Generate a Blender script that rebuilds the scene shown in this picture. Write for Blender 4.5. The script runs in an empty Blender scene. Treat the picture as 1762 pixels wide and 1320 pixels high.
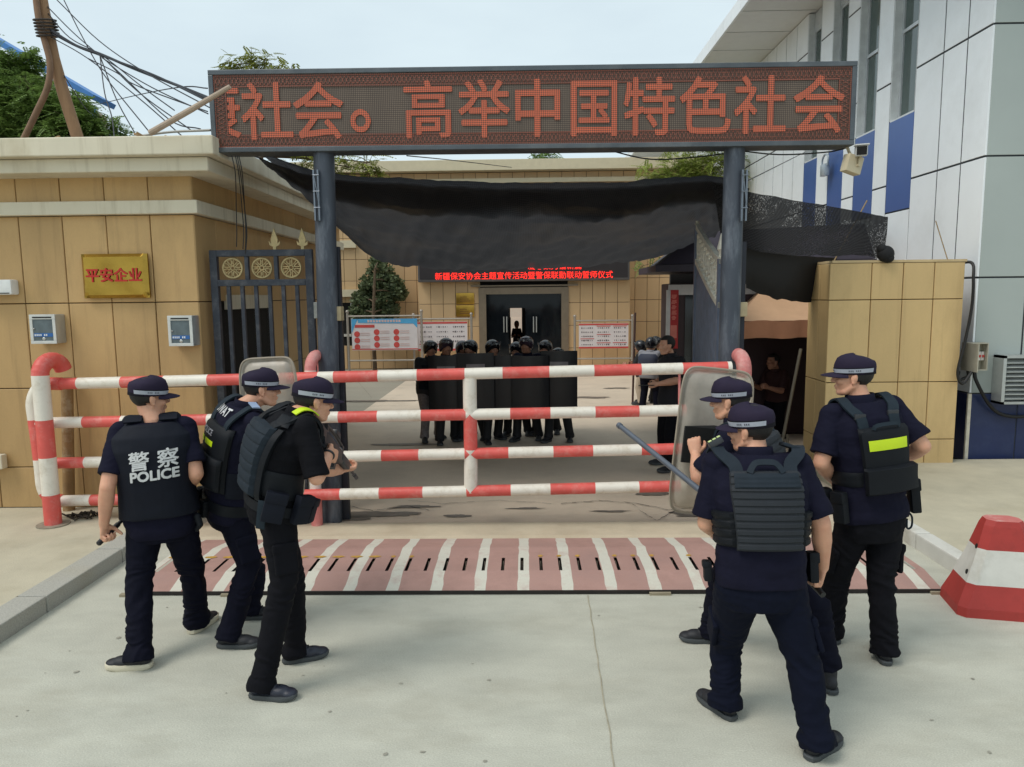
import bpy, bmesh, math, random
import numpy as np
from mathutils import Vector, Matrix, noise

random.seed(7)
V = Vector
SC = bpy.context.scene
COL = SC.collection
rad = math.radians

# ---------------------------------------------------------------- camera
FPX, CU, CV = 1250.0, 881.0, 660.0          # focal length and centre in photo pixels (1762 x 1320)
PITCH, ROLL, YAW, CAMZ = math.atan(150/FPX), 0.011, math.atan(24/FPX), 2.25
_fw = V((-math.sin(YAW)*math.cos(PITCH), math.cos(YAW)*math.cos(PITCH), -math.sin(PITCH)))
_r0 = V((math.cos(YAW), math.sin(YAW), 0)); _u0 = _r0.cross(_fw)
CR = math.cos(ROLL)*_r0 - math.sin(ROLL)*_u0
CUP = math.cos(ROLL)*_u0 + math.sin(ROLL)*_r0
CPOS = V((0, 0, CAMZ))
cam = bpy.data.cameras.new('camera'); camo = bpy.data.objects.new('camera', cam); COL.objects.link(camo)
cam.sensor_width = 36; cam.lens = FPX/1762*36; cam.clip_end = 2000; cam.clip_start = 0.05
m = Matrix((CR, CUP, -_fw)).transposed().to_4x4(); m.translation = CPOS
camo.matrix_world = m; SC.camera = camo

# ---------------------------------------------------------------- light
SUN_EL, SUN_AZ = rad(56), rad(238)          # azimuth clockwise from +Y, so the sun is behind the camera's left
w = bpy.data.worlds.new('World'); SC.world = w; w.use_nodes = True
nt = w.node_tree; bg = nt.nodes['Background']
sky = nt.nodes.new('ShaderNodeTexSky'); sky.sky_type = 'NISHITA'; sky.sun_disc = False
sky.sun_elevation = SUN_EL; sky.sun_rotation = SUN_AZ
sky.air_density = 1.0; sky.dust_density = 3.0; sky.ozone_density = 1.2
hz = nt.nodes.new('ShaderNodeMixRGB'); hz.inputs[0].default_value = 0.72
hz.inputs[2].default_value = (6.9, 8.05, 8.45, 1)           # thin overcast veil over the blue
cl = nt.nodes.new('ShaderNodeTexNoise'); cl.inputs['Scale'].default_value = 2.2; cl.inputs['Detail'].default_value = 6
tcw = nt.nodes.new('ShaderNodeTexCoord'); mpw = nt.nodes.new('ShaderNodeMapping'); mpw.inputs['Scale'].default_value = (1, 1, 3.2)
rmp = nt.nodes.new('ShaderNodeMapRange'); rmp.inputs[1].default_value = .35; rmp.inputs[2].default_value = .7
rmp.inputs[3].default_value = .74; rmp.inputs[4].default_value = .92
nt.links.new(tcw.outputs['Generated'], mpw.inputs[0]); nt.links.new(mpw.outputs[0], cl.inputs['Vector'])
nt.links.new(cl.outputs['Fac'], rmp.inputs[0]); nt.links.new(rmp.outputs[0], hz.inputs[0])
nt.links.new(sky.outputs[0], hz.inputs[1]); nt.links.new(hz.outputs[0], bg.inputs[0])
bg.inputs[1].default_value = 0.108
sl = bpy.data.lights.new('sun', 'SUN'); sl.energy = 1.5; sl.angle = rad(24); sl.color = (1, .95, .88)
so = bpy.data.objects.new('sun', sl); COL.objects.link(so)
sd = V((math.sin(SUN_AZ)*math.cos(SUN_EL), math.cos(SUN_AZ)*math.cos(SUN_EL), math.sin(SUN_EL)))
so.rotation_euler = sd.to_track_quat('Z', 'Y').to_euler()
SC.view_settings.view_transform = 'Standard'; SC.view_settings.look = 'None'
SC.view_settings.exposure = 0.14; SC.view_settings.gamma = 1
SC.cycles.max_bounces = 8; SC.cycles.transparent_max_bounces = 12

# ---------------------------------------------------------------- pixel helpers (real points on known depth planes)
def ray(u, v): return CR*((u-CU)/FPX) - CUP*((v-CV)/FPX) + _fw
def at(u, v, Y):
    d = ray(u, v); return CPOS + d*(Y/d.y)
def gnd(u, v, z=0.0):
    d = ray(u, v); return CPOS + d*((z-CAMZ)/d.z)
def atx(u, v, X):
    d = ray(u, v); return CPOS + d*(X/d.x)

# ---------------------------------------------------------------- materials
def lin(c):
    f = lambda x: x/12.92 if x <= .04045 else ((x+.055)/1.055)**2.4
    return tuple(f(x/255) for x in c)
MATS = {}
def pm(name, rgb, rough=.6, metal=0., var=.12, scale=6., bump=0., bscale=40., stretch=(1,1,1), stain=None, stain_amt=.5, stain_scale=1.2,
       island=0., spec=.5, emit=None, estr=0., alpha=1., sheen=0., fine=0., streak=None, streak_amt=.4):
    """procedural Principled material: base colour x (noise), optional stains, fine bump"""
    if name in MATS: return MATS[name]
    M = bpy.data.materials.new(name); M.use_nodes = True; n = M.node_tree.nodes; L = M.node_tree.links
    b = n['Principled BSDF']; c = lin(rgb)
    tc = n.new('ShaderNodeTexCoord'); mp = n.new('ShaderNodeMapping'); mp.inputs['Scale'].default_value = stretch
    L.new(tc.outputs['Object'], mp.inputs[0])
    nz = n.new('ShaderNodeTexNoise'); nz.inputs['Scale'].default_value = scale; nz.inputs['Detail'].default_value = 8; nz.inputs['Roughness'].default_value = .62
    L.new(mp.outputs[0], nz.inputs['Vector'])
    mr = n.new('ShaderNodeMapRange'); mr.inputs[1].default_value = .3; mr.inputs[2].default_value = .7
    mr.inputs[3].default_value = 1-var; mr.inputs[4].default_value = 1+var
    L.new(nz.outputs['Fac'], mr.inputs[0])
    mu = n.new('ShaderNodeVectorMath'); mu.operation = 'SCALE'; mu.inputs[0].default_value = c
    L.new(mr.outputs[0], mu.inputs['Scale']); out = mu.outputs[0]
    if fine:
        nf = n.new('ShaderNodeTexNoise'); nf.inputs['Scale'].default_value = 160; nf.inputs['Detail'].default_value = 3; L.new(mp.outputs[0], nf.inputs['Vector'])
        rf = n.new('ShaderNodeMapRange'); rf.inputs[1].default_value = .3; rf.inputs[2].default_value = .7; rf.inputs[3].default_value = 1-fine; rf.inputs[4].default_value = 1+fine; L.new(nf.outputs['Fac'], rf.inputs[0])
        vf = n.new('ShaderNodeVectorMath'); vf.operation = 'SCALE'; L.new(out, vf.inputs[0]); L.new(rf.outputs[0], vf.inputs['Scale']); out = vf.outputs[0]
    if island:
        g = n.new('ShaderNodeNewGeometry'); m2 = n.new('ShaderNodeMapRange'); m2.inputs[3].default_value = 1-island; m2.inputs[4].default_value = 1+island
        L.new(g.outputs['Random Per Island'], m2.inputs[0]); v2 = n.new('ShaderNodeVectorMath'); v2.operation = 'SCALE'
        L.new(out, v2.inputs[0]); L.new(m2.outputs[0], v2.inputs['Scale']); out = v2.outputs[0]
    if stain:
        n2 = n.new('ShaderNodeTexNoise'); n2.inputs['Scale'].default_value = stain_scale; n2.inputs['Detail'].default_value = 10; n2.inputs['Roughness'].default_value = .7
        L.new(mp.outputs[0], n2.inputs['Vector'])
        r2 = n.new('ShaderNodeMapRange'); r2.inputs[1].default_value = .5; r2.inputs[2].default_value = .72; r2.inputs[4].default_value = stain_amt
        L.new(n2.outputs['Fac'], r2.inputs[0])
        mx = n.new('ShaderNodeMixRGB'); mx.inputs[2].default_value = (*lin(stain), 1)
        L.new(r2.outputs[0], mx.inputs[0]); L.new(out, mx.inputs[1]); out = mx.outputs[0]
    if streak:
        m4 = n.new('ShaderNodeMapping'); m4.inputs['Scale'].default_value = (5,5,.30); L.new(tc.outputs['Object'], m4.inputs[0])
        n4 = n.new('ShaderNodeTexNoise'); n4.inputs['Scale'].default_value = 1.6; n4.inputs['Detail'].default_value = 8; n4.inputs['Roughness'].default_value = .65; L.new(m4.outputs[0], n4.inputs['Vector'])
        r4 = n.new('ShaderNodeMapRange'); r4.inputs[1].default_value = .54; r4.inputs[2].default_value = .74; r4.inputs[4].default_value = streak_amt; L.new(n4.outputs['Fac'], r4.inputs[0])
        x4 = n.new('ShaderNodeMixRGB'); x4.inputs[2].default_value = (*lin(streak), 1); L.new(r4.outputs[0], x4.inputs[0]); L.new(out, x4.inputs[1]); out = x4.outputs[0]
    L.new(out, b.inputs['Base Color'])
    b.inputs['Roughness'].default_value = rough; b.inputs['Metallic'].default_value = metal
    b.inputs['Specular IOR Level'].default_value = spec
    if sheen: b.inputs['Sheen Weight'].default_value = sheen
    if bump:
        n3 = n.new('ShaderNodeTexNoise'); n3.inputs['Scale'].default_value = bscale; n3.inputs['Detail'].default_value = 6
        L.new(mp.outputs[0], n3.inputs['Vector']); bp = n.new('ShaderNodeBump'); bp.inputs['Strength'].default_value = bump; bp.inputs['Distance'].default_value = .01
        L.new(n3.outputs['Fac'], bp.inputs['Height']); L.new(bp.outputs[0], b.inputs['Normal'])
    if emit:
        b.inputs['Emission Color'].default_value = (*lin(emit), 1); b.inputs['Emission Strength'].default_value = estr
    if alpha < 1: b.inputs['Alpha'].default_value = alpha
    MATS[name] = M; return M

# ---------------------------------------------------------------- mesh builder
ORG = {}
def basis(z, hint=V((0, 0, 1))):
    z = z.normalized()
    if abs(z.dot(hint)) > .98: hint = V((0, 1, 0)) if abs(z.y) < .9 else V((1, 0, 0))
    x = hint.cross(z).normalized(); return x, z.cross(x), z
class MB:
    def __init__(s): s.v = []; s.f = []; s.mi = []; s.m = 0
    def add(s, vs, fs):
        o = len(s.v); s.v += [tuple(p) for p in vs]
        for f in fs: s.f.append([i+o for i in f]); s.mi.append(s.m)
        return s
    def box(s, c, size, R=None, ch=0.0):
        c = V(c); hx, hy, hz = [q/2 for q in size]; R = R or Matrix.Identity(3)
        if ch <= 0:
            vs = [c + R@V((x*hx, y*hy, z*hz)) for z in (-1, 1) for y in (-1, 1) for x in (-1, 1)]
            return s.add(vs, [(0,2,3,1),(4,5,7,6),(0,1,5,4),(2,6,7,3),(0,4,6,2),(1,3,7,5)])
        bm = bmesh.new(); bmesh.ops.create_cube(bm, size=1)
        for q in bm.verts: q.co = V((q.co.x*size[0], q.co.y*size[1], q.co.z*size[2]))
        bmesh.ops.bevel(bm, geom=bm.edges[:], offset=min(ch, min(size)*.45), segments=2, affect='EDGES', profile=.6)
        return s.bm(bm, lambda p: c + R@p)
    def bm(s, bm, fn=lambda p: p):
        bm.verts.ensure_lookup_table(); bm.verts.index_update()
        vs = [fn(q.co.copy()) for q in bm.verts]; fs = [[q.index for q in f.verts] for f in bm.faces]; bm.free()
        return s.add(vs, fs)
    def ab(s, a, b, ch=0.0):
        a, b = V(a), V(b); d = b-a
        return s.box((a+b)/2, [max(abs(q), .001) for q in d], None, ch)
    def ell(s, c, r, R=None, n=16, k=10):
        c = V(c); R = R or Matrix.Identity(3); vs = [c + R@V((0, 0, r[2]))]
        for i in range(1, k):
            a = math.pi*i/k
            for j in range(n):
                b = 2*math.pi*j/n
                vs.append(c + R@V((r[0]*math.sin(a)*math.cos(b), r[1]*math.sin(a)*math.sin(b), r[2]*math.cos(a))))
        vs.append(c - R@V((0, 0, r[2]))); e = len(vs)-1; fs = []
        for j in range(n):
            j2 = (j+1) % n; fs.append((0, 1+j, 1+j2)); fs.append((e, e-n+j2, e-n+j))
            for i in range(k-2):
                p = 1+i*n; fs.append((p+j, p+n+j, p+n+j2, p+j2))
        return s.add(vs, fs)
    def loft(s, rings, cap=True, close=True):
        n = len(rings[0]); vs = [p for r in rings for p in r]; fs = []
        for i in range(len(rings)-1):
            for j in range(n if close else n-1):
                j2 = (j+1) % n; fs.append((i*n+j, i*n+j2, (i+1)*n+j2, (i+1)*n+j))
        if cap: fs.append(tuple(range(n))[::-1]); fs.append(tuple((len(rings)-1)*n+j for j in range(n)))
        return s.add(vs, fs)
    def tube(s, pts, r, n=12, cap=True):
        pts = [V(p) for p in pts]; rs = r if isinstance(r, (list, tuple)) else [r]*len(pts); rings = []; x = None
        for i, p in enumerate(pts):
            d = (pts[min(i+1, len(pts)-1)] - pts[max(i-1, 0)]).normalized()
            if x is None: x, y, _ = basis(d)
            else: x = (x - d*x.dot(d)).normalized(); y = d.cross(x)
            rings.append([p + (x*math.cos(2*math.pi*j/n) + y*math.sin(2*math.pi*j/n))*rs[i] for j in range(n)])
        return s.loft(rings, cap)
    def chain(s, pts, rs, n=14):
        """closed frusta with spheres at the joints, for fusing"""
        for i, p in enumerate(pts): s.ell(p, (rs[i],)*3, None, n, 8)
        for i in range(len(pts)-1):
            if (V(pts[i+1])-V(pts[i])).length > 1e-4: s.tube([pts[i], pts[i+1]], [rs[i], rs[i+1]], n)
        return s
    def ribbon(s, pts, ups, wd, th):
        """flat strap swept along pts; ups = outward normals"""
        rings = []
        for i, p in enumerate(pts):
            d = (pts[min(i+1, len(pts)-1)] - pts[max(i-1, 0)]).normalized(); u = ups[i].normalized(); x = d.cross(u).normalized(); u = x.cross(d)
            rings.append([p-x*wd/2, p+x*wd/2, p+x*wd/2+u*th, p-x*wd/2+u*th])
        return s.loft(rings)
    def prism(s, poly, d):
        """polygon of 3D points extruded by vector d"""
        poly = [V(p) for p in poly]; d = V(d); n = len(poly)
        return s.add(poly + [p+d for p in poly], [tuple(range(n))[::-1], tuple(range(n, 2*n))] + [(j, (j+1) % n, n+(j+1) % n, n+j) for j in range(n)])
    def quad(s, a, b, c, d): return s.add([a, b, c, d], [(0, 1, 2, 3)])
    def panel(s, o, ux, uz, nrm, x0, x1, z0, z1, th, ch):
        """one cladding slab with chamfered front edges"""
        q = lambda x, z, d: o + ux*x + uz*z + nrm*d
        vs = [q(x0,z0,0),q(x1,z0,0),q(x1,z1,0),q(x0,z1,0),q(x0,z0,th-ch),q(x1,z0,th-ch),q(x1,z1,th-ch),q(x0,z1,th-ch),
              q(x0+ch,z0+ch,th),q(x1-ch,z0+ch,th),q(x1-ch,z1-ch,th),q(x0+ch,z1-ch,th)]
        fs = [(8,9,10,11)] + [(i,(i+1)%4,4+(i+1)%4,4+i) for i in range(4)] + [(4+i,4+(i+1)%4,8+(i+1)%4,8+i) for i in range(4)]
        return s.add(vs, fs)
    def panels(s, o, ux, uz, nrm, xs, zs, gap=.008, th=.03, ch=.005, skip=None):
        for i in range(len(xs)-1):
            for j in range(len(zs)-1):
                if skip and skip((xs[i]+xs[i+1])/2, (zs[j]+zs[j+1])/2): continue
                s.panel(o, ux, uz, nrm, xs[i]+gap/2, xs[i+1]-gap/2, zs[j]+gap/2, zs[j+1]-gap/2, th+random.uniform(-.0015, .0015), ch)
        return s
    def build(s, name, mat, parent=None, smooth=False, org=None, bevel=0., recalc=True):
        me = bpy.data.meshes.new(name)
        if parent is not None: o = ORG[parent.name]
        elif org is not None: o = V(org)
        else:
            a = np.array(s.v); o = V(((a[:,0].min()+a[:,0].max())/2, (a[:,1].min()+a[:,1].max())/2, a[:,2].min()))
        me.from_pydata([(p[0]-o.x, p[1]-o.y, p[2]-o.z) for p in s.v], [], s.f)
        mats = mat if isinstance(mat, (list, tuple)) else [mat]
        for q in mats: me.materials.append(q)
        if len(mats) > 1: me.polygons.foreach_set('material_index', s.mi)
        if recalc:
            bm = bmesh.new(); bm.from_mesh(me); bmesh.ops.recalc_face_normals(bm, faces=bm.faces); bm.to_mesh(me); bm.free()
        if smooth:
            me.polygons.foreach_set('use_smooth', [True]*len(me.polygons))
            if smooth != 'all': me.set_sharp_from_angle(angle=rad(40))
        me.update(); ob = bpy.data.objects.new(name, me); COL.objects.link(ob)
        if parent is not None: ob.parent = parent
        else: ob.location = o
        ORG[ob.name] = o
        if bevel:
            b = ob.modifiers.new('bevel', 'BEVEL'); b.width = bevel; b.segments = 2; b.limit_method = 'ANGLE'
        return ob
    def fuse(s, name, mat, parent, voxel=.006, it=3, disp=None):
        """weld all overlapping closed pieces into ONE continuous smooth surface"""
        me = bpy.data.meshes.new('tmp'); me.from_pydata(s.v, [], s.f)
        bm = bmesh.new(); bm.from_mesh(me); bmesh.ops.recalc_face_normals(bm, faces=bm.faces); bm.to_mesh(me); bm.free()
        ob = bpy.data.objects.new('tmp', me); COL.objects.link(ob)
        r = ob.modifiers.new('r', 'REMESH'); r.mode = 'VOXEL'; r.voxel_size = voxel
        q = ob.modifiers.new('s', 'SMOOTH'); q.iterations = it; q.factor = .5
        dg = bpy.context.evaluated_depsgraph_get(); nm = bpy.data.meshes.new_from_object(ob.evaluated_get(dg))
        bpy.data.objects.remove(ob); bpy.data.meshes.remove(me)
        k = len(nm.vertices); co = np.empty(k*3); nm.vertices.foreach_get('co', co); co = co.reshape(-1, 3)
        if disp is not None:
            no = np.empty(k*3); nm.vertices.foreach_get('normal', no); no = no.reshape(-1, 3)
            co = co + no*np.array([disp(V(p), V(q2)) for p, q2 in zip(co, no)])[:, None]
        o = ORG[parent.name]; co = co - np.array(o)
        nm.vertices.foreach_set('co', co.ravel()); nm.name = name
        nm.materials.clear(); nm.materials.append(mat)
        nm.polygons.foreach_set('use_smooth', [True]*len(nm.polygons)); nm.update()
        x = bpy.data.objects.new(name, nm); COL.objects.link(x); x.parent = parent; ORG[x.name] = o
        return x

def text_geo(body, size, align='CENTER'):
    """flat outline mesh of real lettering: (list of (x,y), faces)"""
    c = bpy.data.curves.new('t', 'FONT'); c.body = body; c.size = size; c.align_x = align; c.resolution_u = 3
    o = bpy.data.objects.new('t', c); COL.objects.link(o)
    dg = bpy.context.evaluated_depsgraph_get(); me = bpy.data.meshes.new_from_object(o.evaluated_get(dg))
    vs = [(q.co.x, q.co.y) for q in me.vertices]; fs = [list(p.vertices) for p in me.polygons]
    bpy.data.objects.remove(o); bpy.data.curves.remove(c); bpy.data.meshes.remove(me)
    return vs, fs
def embolden(mb, vs, fs, fn, weight, nrm, step=.0003):
    """heavier strokes: the same outline laid a few times, each shifted a little and a hair further out"""
    offs = [(0,0)] if weight <= 0 else [(math.cos(k*math.pi/3)*weight, math.sin(k*math.pi/3)*weight) for k in range(6)]
    for k, (dx, dy) in enumerate(offs): mb.add([fn(x+dx, y+dy) + nrm*(step*k) for x, y in vs], fs)
    return mb
def text_on(mb, body, size, fn, weight=0.0, align='CENTER', nrm=V((0,-1,0)), step=.0003):
    vs, fs = text_geo(body, size, align); return embolden(mb, vs, fs, fn, weight, nrm, step)

def tag(o, label, cat, group=None):
    o['label'] = label; o['category'] = cat
    if group: o['group'] = group
    return o
def thing(name, label, cat, loc, group=None):
    o = bpy.data.objects.new(name, None); COL.objects.link(o); o.location = loc; o.empty_display_size = .2
    ORG[o.name] = V(loc); return tag(o, label, cat, group)
def struct(o, kind='structure'): o['kind'] = kind; return o
def rz(a): return Matrix.Rotation(a, 3, 'Z')
def catmull(pts, k=8):
    pts = [V(p) for p in pts]; out = []
    P = [2*pts[0]-pts[1]] + pts + [2*pts[-1]-pts[-2]]
    for i in range(1, len(P)-2):
        for j in range(k):
            t = j/k; a, b, c, d = P[i-1:i+3]
            out.append(.5*((2*b)+(c-a)*t+(2*a-5*b+4*c-d)*t*t+(3*b-a-3*c+d)*t**3))
    out.append(pts[-1]); return out
# ================================================================ SETTING
X_, Y_, Z_ = V((1,0,0)), V((0,1,0)), V((0,0,1))
WALK = .12
M_conc = pm('street_concrete', (185,184,170), .85, var=.10, scale=3.2, bump=.25, bscale=90, stain=(150,143,124), stain_amt=.5, stain_scale=.7, fine=.15, stretch=(.7,1.4,1))
M_walk = pm('pavement_concrete', (186,178,156), .88, var=.10, scale=2.6, bump=.25, bscale=90, fine=.07, stain=(150,138,112), stain_amt=.45, stain_scale=.8)
M_yard = pm('yard_concrete', (206,189,168), .7, var=.14, scale=1.4, bump=.15, bscale=40, fine=.05, stain=(130,118,106), stain_amt=.5, stain_scale=.7)
M_ramp = pm('ramp_concrete', (190,176,152), .88, var=.10, scale=2.6, bump=.2, bscale=90, fine=.06, stain=(160,140,112), stain_amt=.4)
M_dark = pm('dark_gap', (22,20,18), .9)
M_white = pm('white_paint', (214,210,196), .6, var=.06, scale=3, stain=(150,140,118), stain_amt=.5, stain_scale=2.5, bump=.08)

g = MB()                                                    # one ground sheet to the horizon
g.quad(V((-400,-60,-.012)), V((400,-60,-.012)), V((400,900,-.012)), V((-400,900,-.012)))
struct(g.build('ground', pm('ground_earth', (150,143,128), .9, var=.15, scale=.3), org=(0,0,0)))
g = MB()
def street_z(x, y): return 0.0
g.quad(V((-3.5,-8,0)), V((12,-8,0)), V((12,7.0,0)), V((-3.5,7.0,0)))
struct(g.build('road', M_conc, org=(0,0,0)))
g = MB(); g.quad(V((-3.27,7.0,-.004)), V((9,7.0,-.004)), V((9,24,-.004)), V((-3.27,24,-.004)))
struct(g.build('yard', M_yard, org=(0,0,0)))
# threshold ramp just behind the spike plate
g = MB(); g.loft([[V((x,6.5,.004)), V((x,6.58,.03)), V((x,6.98,.03)), V((x,7.04,.002)), V((x,7.04,-.01)), V((x,6.5,-.01))] for x in (-3.48, 3.4)])
struct(g.build('threshold', M_ramp, org=(0,0,0)))
# expansion joints of the road
g = MB()
a, b = gnd(1012,1025), gnd(1058,1320); d = (b-a); b = a + d*1.6
pts = [a.lerp(b, i/24) + V((random.uniform(-.006,.006),0,.004)) for i in range(25)]
for i in range(24): g.quad(pts[i]+V((-.004,0,0)), pts[i]+V((.004,0,0)), pts[i+1]+V((.004,0,0)), pts[i+1]+V((-.004,0,0)))
struct(g.build('road_joint', pm('joint_sand', (164,157,137), .9, var=.2, scale=20), org=(0,0,0)))
# cracks and damp patches just inside the gate
g = MB()
def blotch(c, rx, ry, seed, z=.004):
    random.seed(seed); n = 46; vs = []
    for i in range(n):
        a = 2*math.pi*i/n; k = 1+.55*noise.noise(V((math.cos(a)*1.9+seed, math.sin(a)*1.9, seed*.7)))+.25*noise.noise(V((math.cos(a)*6+seed, math.sin(a)*6, 3)))
        vs.append(c+V((math.cos(a)*rx*k, math.sin(a)*ry*k, z)))
    g.add(vs, [tuple(range(n))])
for i, (u, v, rx, ry) in enumerate([(640,885,.45,.10),(600,893,.22,.07),(710,872,.28,.05),(790,888,.14,.04),(1215,885,.33,.10),(1050,880,.2,.03),(690,765,.5,.1),(1010,684,.5,.14),(930,690,.35,.1),(1060,668,.3,.1),(640,690,.9,.12),(1120,850,.2,.07),(905,875,.2,.03)]):
    blotch(gnd(u, v), rx, ry, i+3)
struct(g.build('damp_patch', pm('damp_concrete', (112,103,93), .5, var=.25, scale=9), org=(0,0,0)))
g = MB()
def crack(pix, wd=.007):
    pts = [gnd(u, v) for u, v in pix]; fine = []
    for i in range(len(pts)-1):
        for j in range(7): fine.append(pts[i].lerp(pts[i+1], j/7)+V((random.uniform(-.012,.012), random.uniform(-.018,.018), .008)))
    for i in range(len(fine)-1):
        w2 = wd*random.uniform(.5,1.4); g.quad(fine[i]-Y_*w2, fine[i]+Y_*w2, fine[i+1]+Y_*w2, fine[i+1]-Y_*w2)
random.seed(5)
crack([(965,868),(1030,862),(1085,866),(1145,877),(1180,880)]); crack([(1085,866),(1110,885),(1130,897)]); crack([(1130,897),(1160,880),(1200,872)])
crack([(700,862),(760,868),(860,862),(965,868)], .004); crack([(590,870),(640,880),(700,872),(745,880)], .006)
crack([(610,650),(640,685),(600,730),(720,660)], .006); crack([(590,668),(720,668)], .004); crack([(590,700),(720,698)], .004)
struct(g.build('ground_crack', pm('crack_dark', (58,52,47), .9), org=(0,0,0)))

g = MB(); random.seed(31)
for k in range(34):
    p = V((random.uniform(-3.2,2.8), random.uniform(2.6,5.2), 0)); r_ = random.uniform(.004,.015)*(2.2 if random.random() < .08 else 1); blotch(p, r_, r_*random.uniform(.5,1.2), k+40, .0035)
struct(g.build('road_stain', pm('road_spot', (152,149,136), .8, var=.3, scale=30), org=(0,0,0)))
# left pavement and its granite kerb
g = MB(); g.ab((-30,-8,-.02), (-3.72,7.27,WALK)); struct(g.build('pavement', M_walk, org=(0,0,0)))
g = MB()
y = -6.0
while y < 6.75:
    L = 1.0; y1 = min(y+L, 6.78); g.ab((-3.72,y+.006,-.02), (-3.50,y1-.006,WALK+.004), .012); y += L
struct(g.build('kerb', pm('granite', (168,166,157), .8, var=.22, scale=90, bump=.2, bscale=120, stain=(165,155,130), stain_amt=.5), org=(0,0,0)))
# right pavement, white painted kerb
g = MB(); K1 = 3.42
g.ab((K1+.14,4.9,-.02), (14,9.2,WALK)); struct(g.build('pavement_right', M_walk, org=(0,0,0)))
g = MB(); y = 5.0
while y < 7.3:
    g.ab((K1,y+.005,-.02), (K1+.14,y+.62,WALK+.02), .015); y += .63
struct(g.build('kerb_right', pm('kerb_white', (205,203,195), .7, var=.08, scale=5, stain=(150,140,120), stain_amt=.6, stain_scale=3), org=(0,0,0)))

# ================================================================ SPIKE PLATE
t = thing('spike_barrier', 'pink and white striped steel spike plate lying across the gateway', 'road spikes', (0,5.9,0))
def plate_z(y):
    return np.interp(y, [5.30,5.56,6.10,6.52], [.028,.085,.085,.02])
Mp = pm('plate_pink', (170,134,124), .75, var=.12, scale=6, bump=.14, bscale=60, stain=(142,116,110), stain_amt=.6, stain_scale=3.0, fine=.06)
Mw = pm('plate_white', (205,202,188), .7, var=.07, scale=6, stain=(176,146,136), stain_amt=.65, stain_scale=6, fine=.05)
XL, XR = -3.06, 3.12
ys = [5.30,5.38,5.46,5.56,5.70,5.84,5.90,6.0,6.10,6.20,6.30,6.40,6.52]
slots = [XL+.08+.1545*i for i in range(40) if XL+.08+.1545*i < XR-.05]
stripe = lambda x: ((x-XL+.03) % .335) < .088
cuts = sorted(set([XL, XR] + [c for x in slots for c in (x-.013, x+.013)] + [q for k in range(20) for q in (XL-.03+.335*k, XL+.058+.335*k) if XL < q < XR]))
sedge = [q for k in range(20) for q in (XL-.03+.335*k, XL+.058+.335*k)]
def jit(x, y):
    if x in (XL, XR) or 5.55 < y < 5.85 or min(abs(x-q) for q in sedge) > 1e-5: return 0.
    return .016*noise.noise(V((x*9, y*7, 2)))
g = MB()
for i in range(len(cuts)-1):
    x0, x1 = cuts[i], cuts[i+1]; xm = (x0+x1)/2
    if x1-x0 < 1e-4: continue
    g.m = 1 if stripe(xm) else 0
    slot = any(abs(xm-s) < .0132 for s in slots)
    for j in range(len(ys)-1):
        if slot and j in (3,4): continue
        P = lambda x, y: V((x + jit(x,y), y, plate_z(y)))
        g.quad(P(x0,ys[j]), P(x1,ys[j]), P(x1,ys[j+1]), P(x0,ys[j+1]))
g.build('deck', [Mp, Mw], t, recalc=False)
g = MB(); g.ab((XL,5.285,.006), (XR,5.299,.03)); g.ab((XL,5.33,.0), (XR,6.4,.012)); g.build('base_frame', pm('rust_shade', (34,29,26), .8, var=.3, scale=15), t)  # rusty base, its colour darkened to paint shade inside the slots
g = MB()
for x in (XL+.02,XL+.8,1.0,XR-.02):
    g = MB(); g.ab((x-.08,5.26,0), (x+.08,5.30,.02)); g.build('foot', pm('foot_block', (150,140,118), .9), t)
g = MB(); Msp = pm('spike_steel', (120,112,98), .45, .7, var=.3, scale=30)
for x in slots: g.prism([V((x-.004,5.62,.02)), V((x-.004,5.82,.02)), V((x-.004,5.80,.074))], V((.008,0,0)))
struct(g.build('spike', Msp, t), 'stuff')
g = MB()
for x in slots:
    if x < -1.0 or x > 1.9 or random.random() < .45:
        w2 = .055 if (x < -1.2 or x > 2.1) else .022; z = float(plate_z(5.86))
        g.add([V((x-w2,5.865,z+.004)), V((x+w2*.2,5.85,z+.004)), V((x+w2,5.88,z+.004)), V((x+w2*.3,5.90,z+.004)), V((x-w2*.8,5.89,z+.004))], [(0,1,2,3,4)])
struct(g.build('yellow_tab', pm('tab_yellow', (188,146,62), .6, var=.2, scale=20), t), 'stuff')

# ================================================================ LEFT BUILDING
Mtan = pm('tan_panel', (190,156,106), .62, var=.10, scale=1.6, stretch=(1,1,.35), island=.08, stain=(140,112,72), stain_amt=.45, stain_scale=1.3, bump=.06, bscale=30, streak=(104,82,52), streak_amt=.34, fine=.03)
Mcor = pm('cornice_paint', (212,204,182), .75, streak=(140,126,98), streak_amt=.45, var=.05, scale=2, stretch=(1,1,.4), stain=(168,152,118), stain_amt=.5, stain_scale=1.6)
LX, LY = -3.27, 7.27
t = thing('tan_building', 'tan panelled low building with white cornice left of the gate', 'building', (LX-4,LY+3,0))
zs = [.12,.55,1.37,2.23,3.09]
g = MB(); g.ab((-14,LY+.03,0), (LX-.03,13,3.5)); g.build('backing_wall', M_dark, t)
xsL = [-.44*i for i in range(0,24)][::-1]
WIN = (-5.72,-4.98,.72,1.92)
winx = lambda x, z: (LX+x) < -5.42 and .55 < z < 2.2
g = MB(); g.panels(V((LX,LY+.03,0)), X_, Z_, -Y_, xsL, zs, .009, .032, skip=winx)
g.panels(V((LX,LY+.03,0)), X_, Z_, -Y_, xsL, [3.22,3.5], .009, .032)
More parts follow.
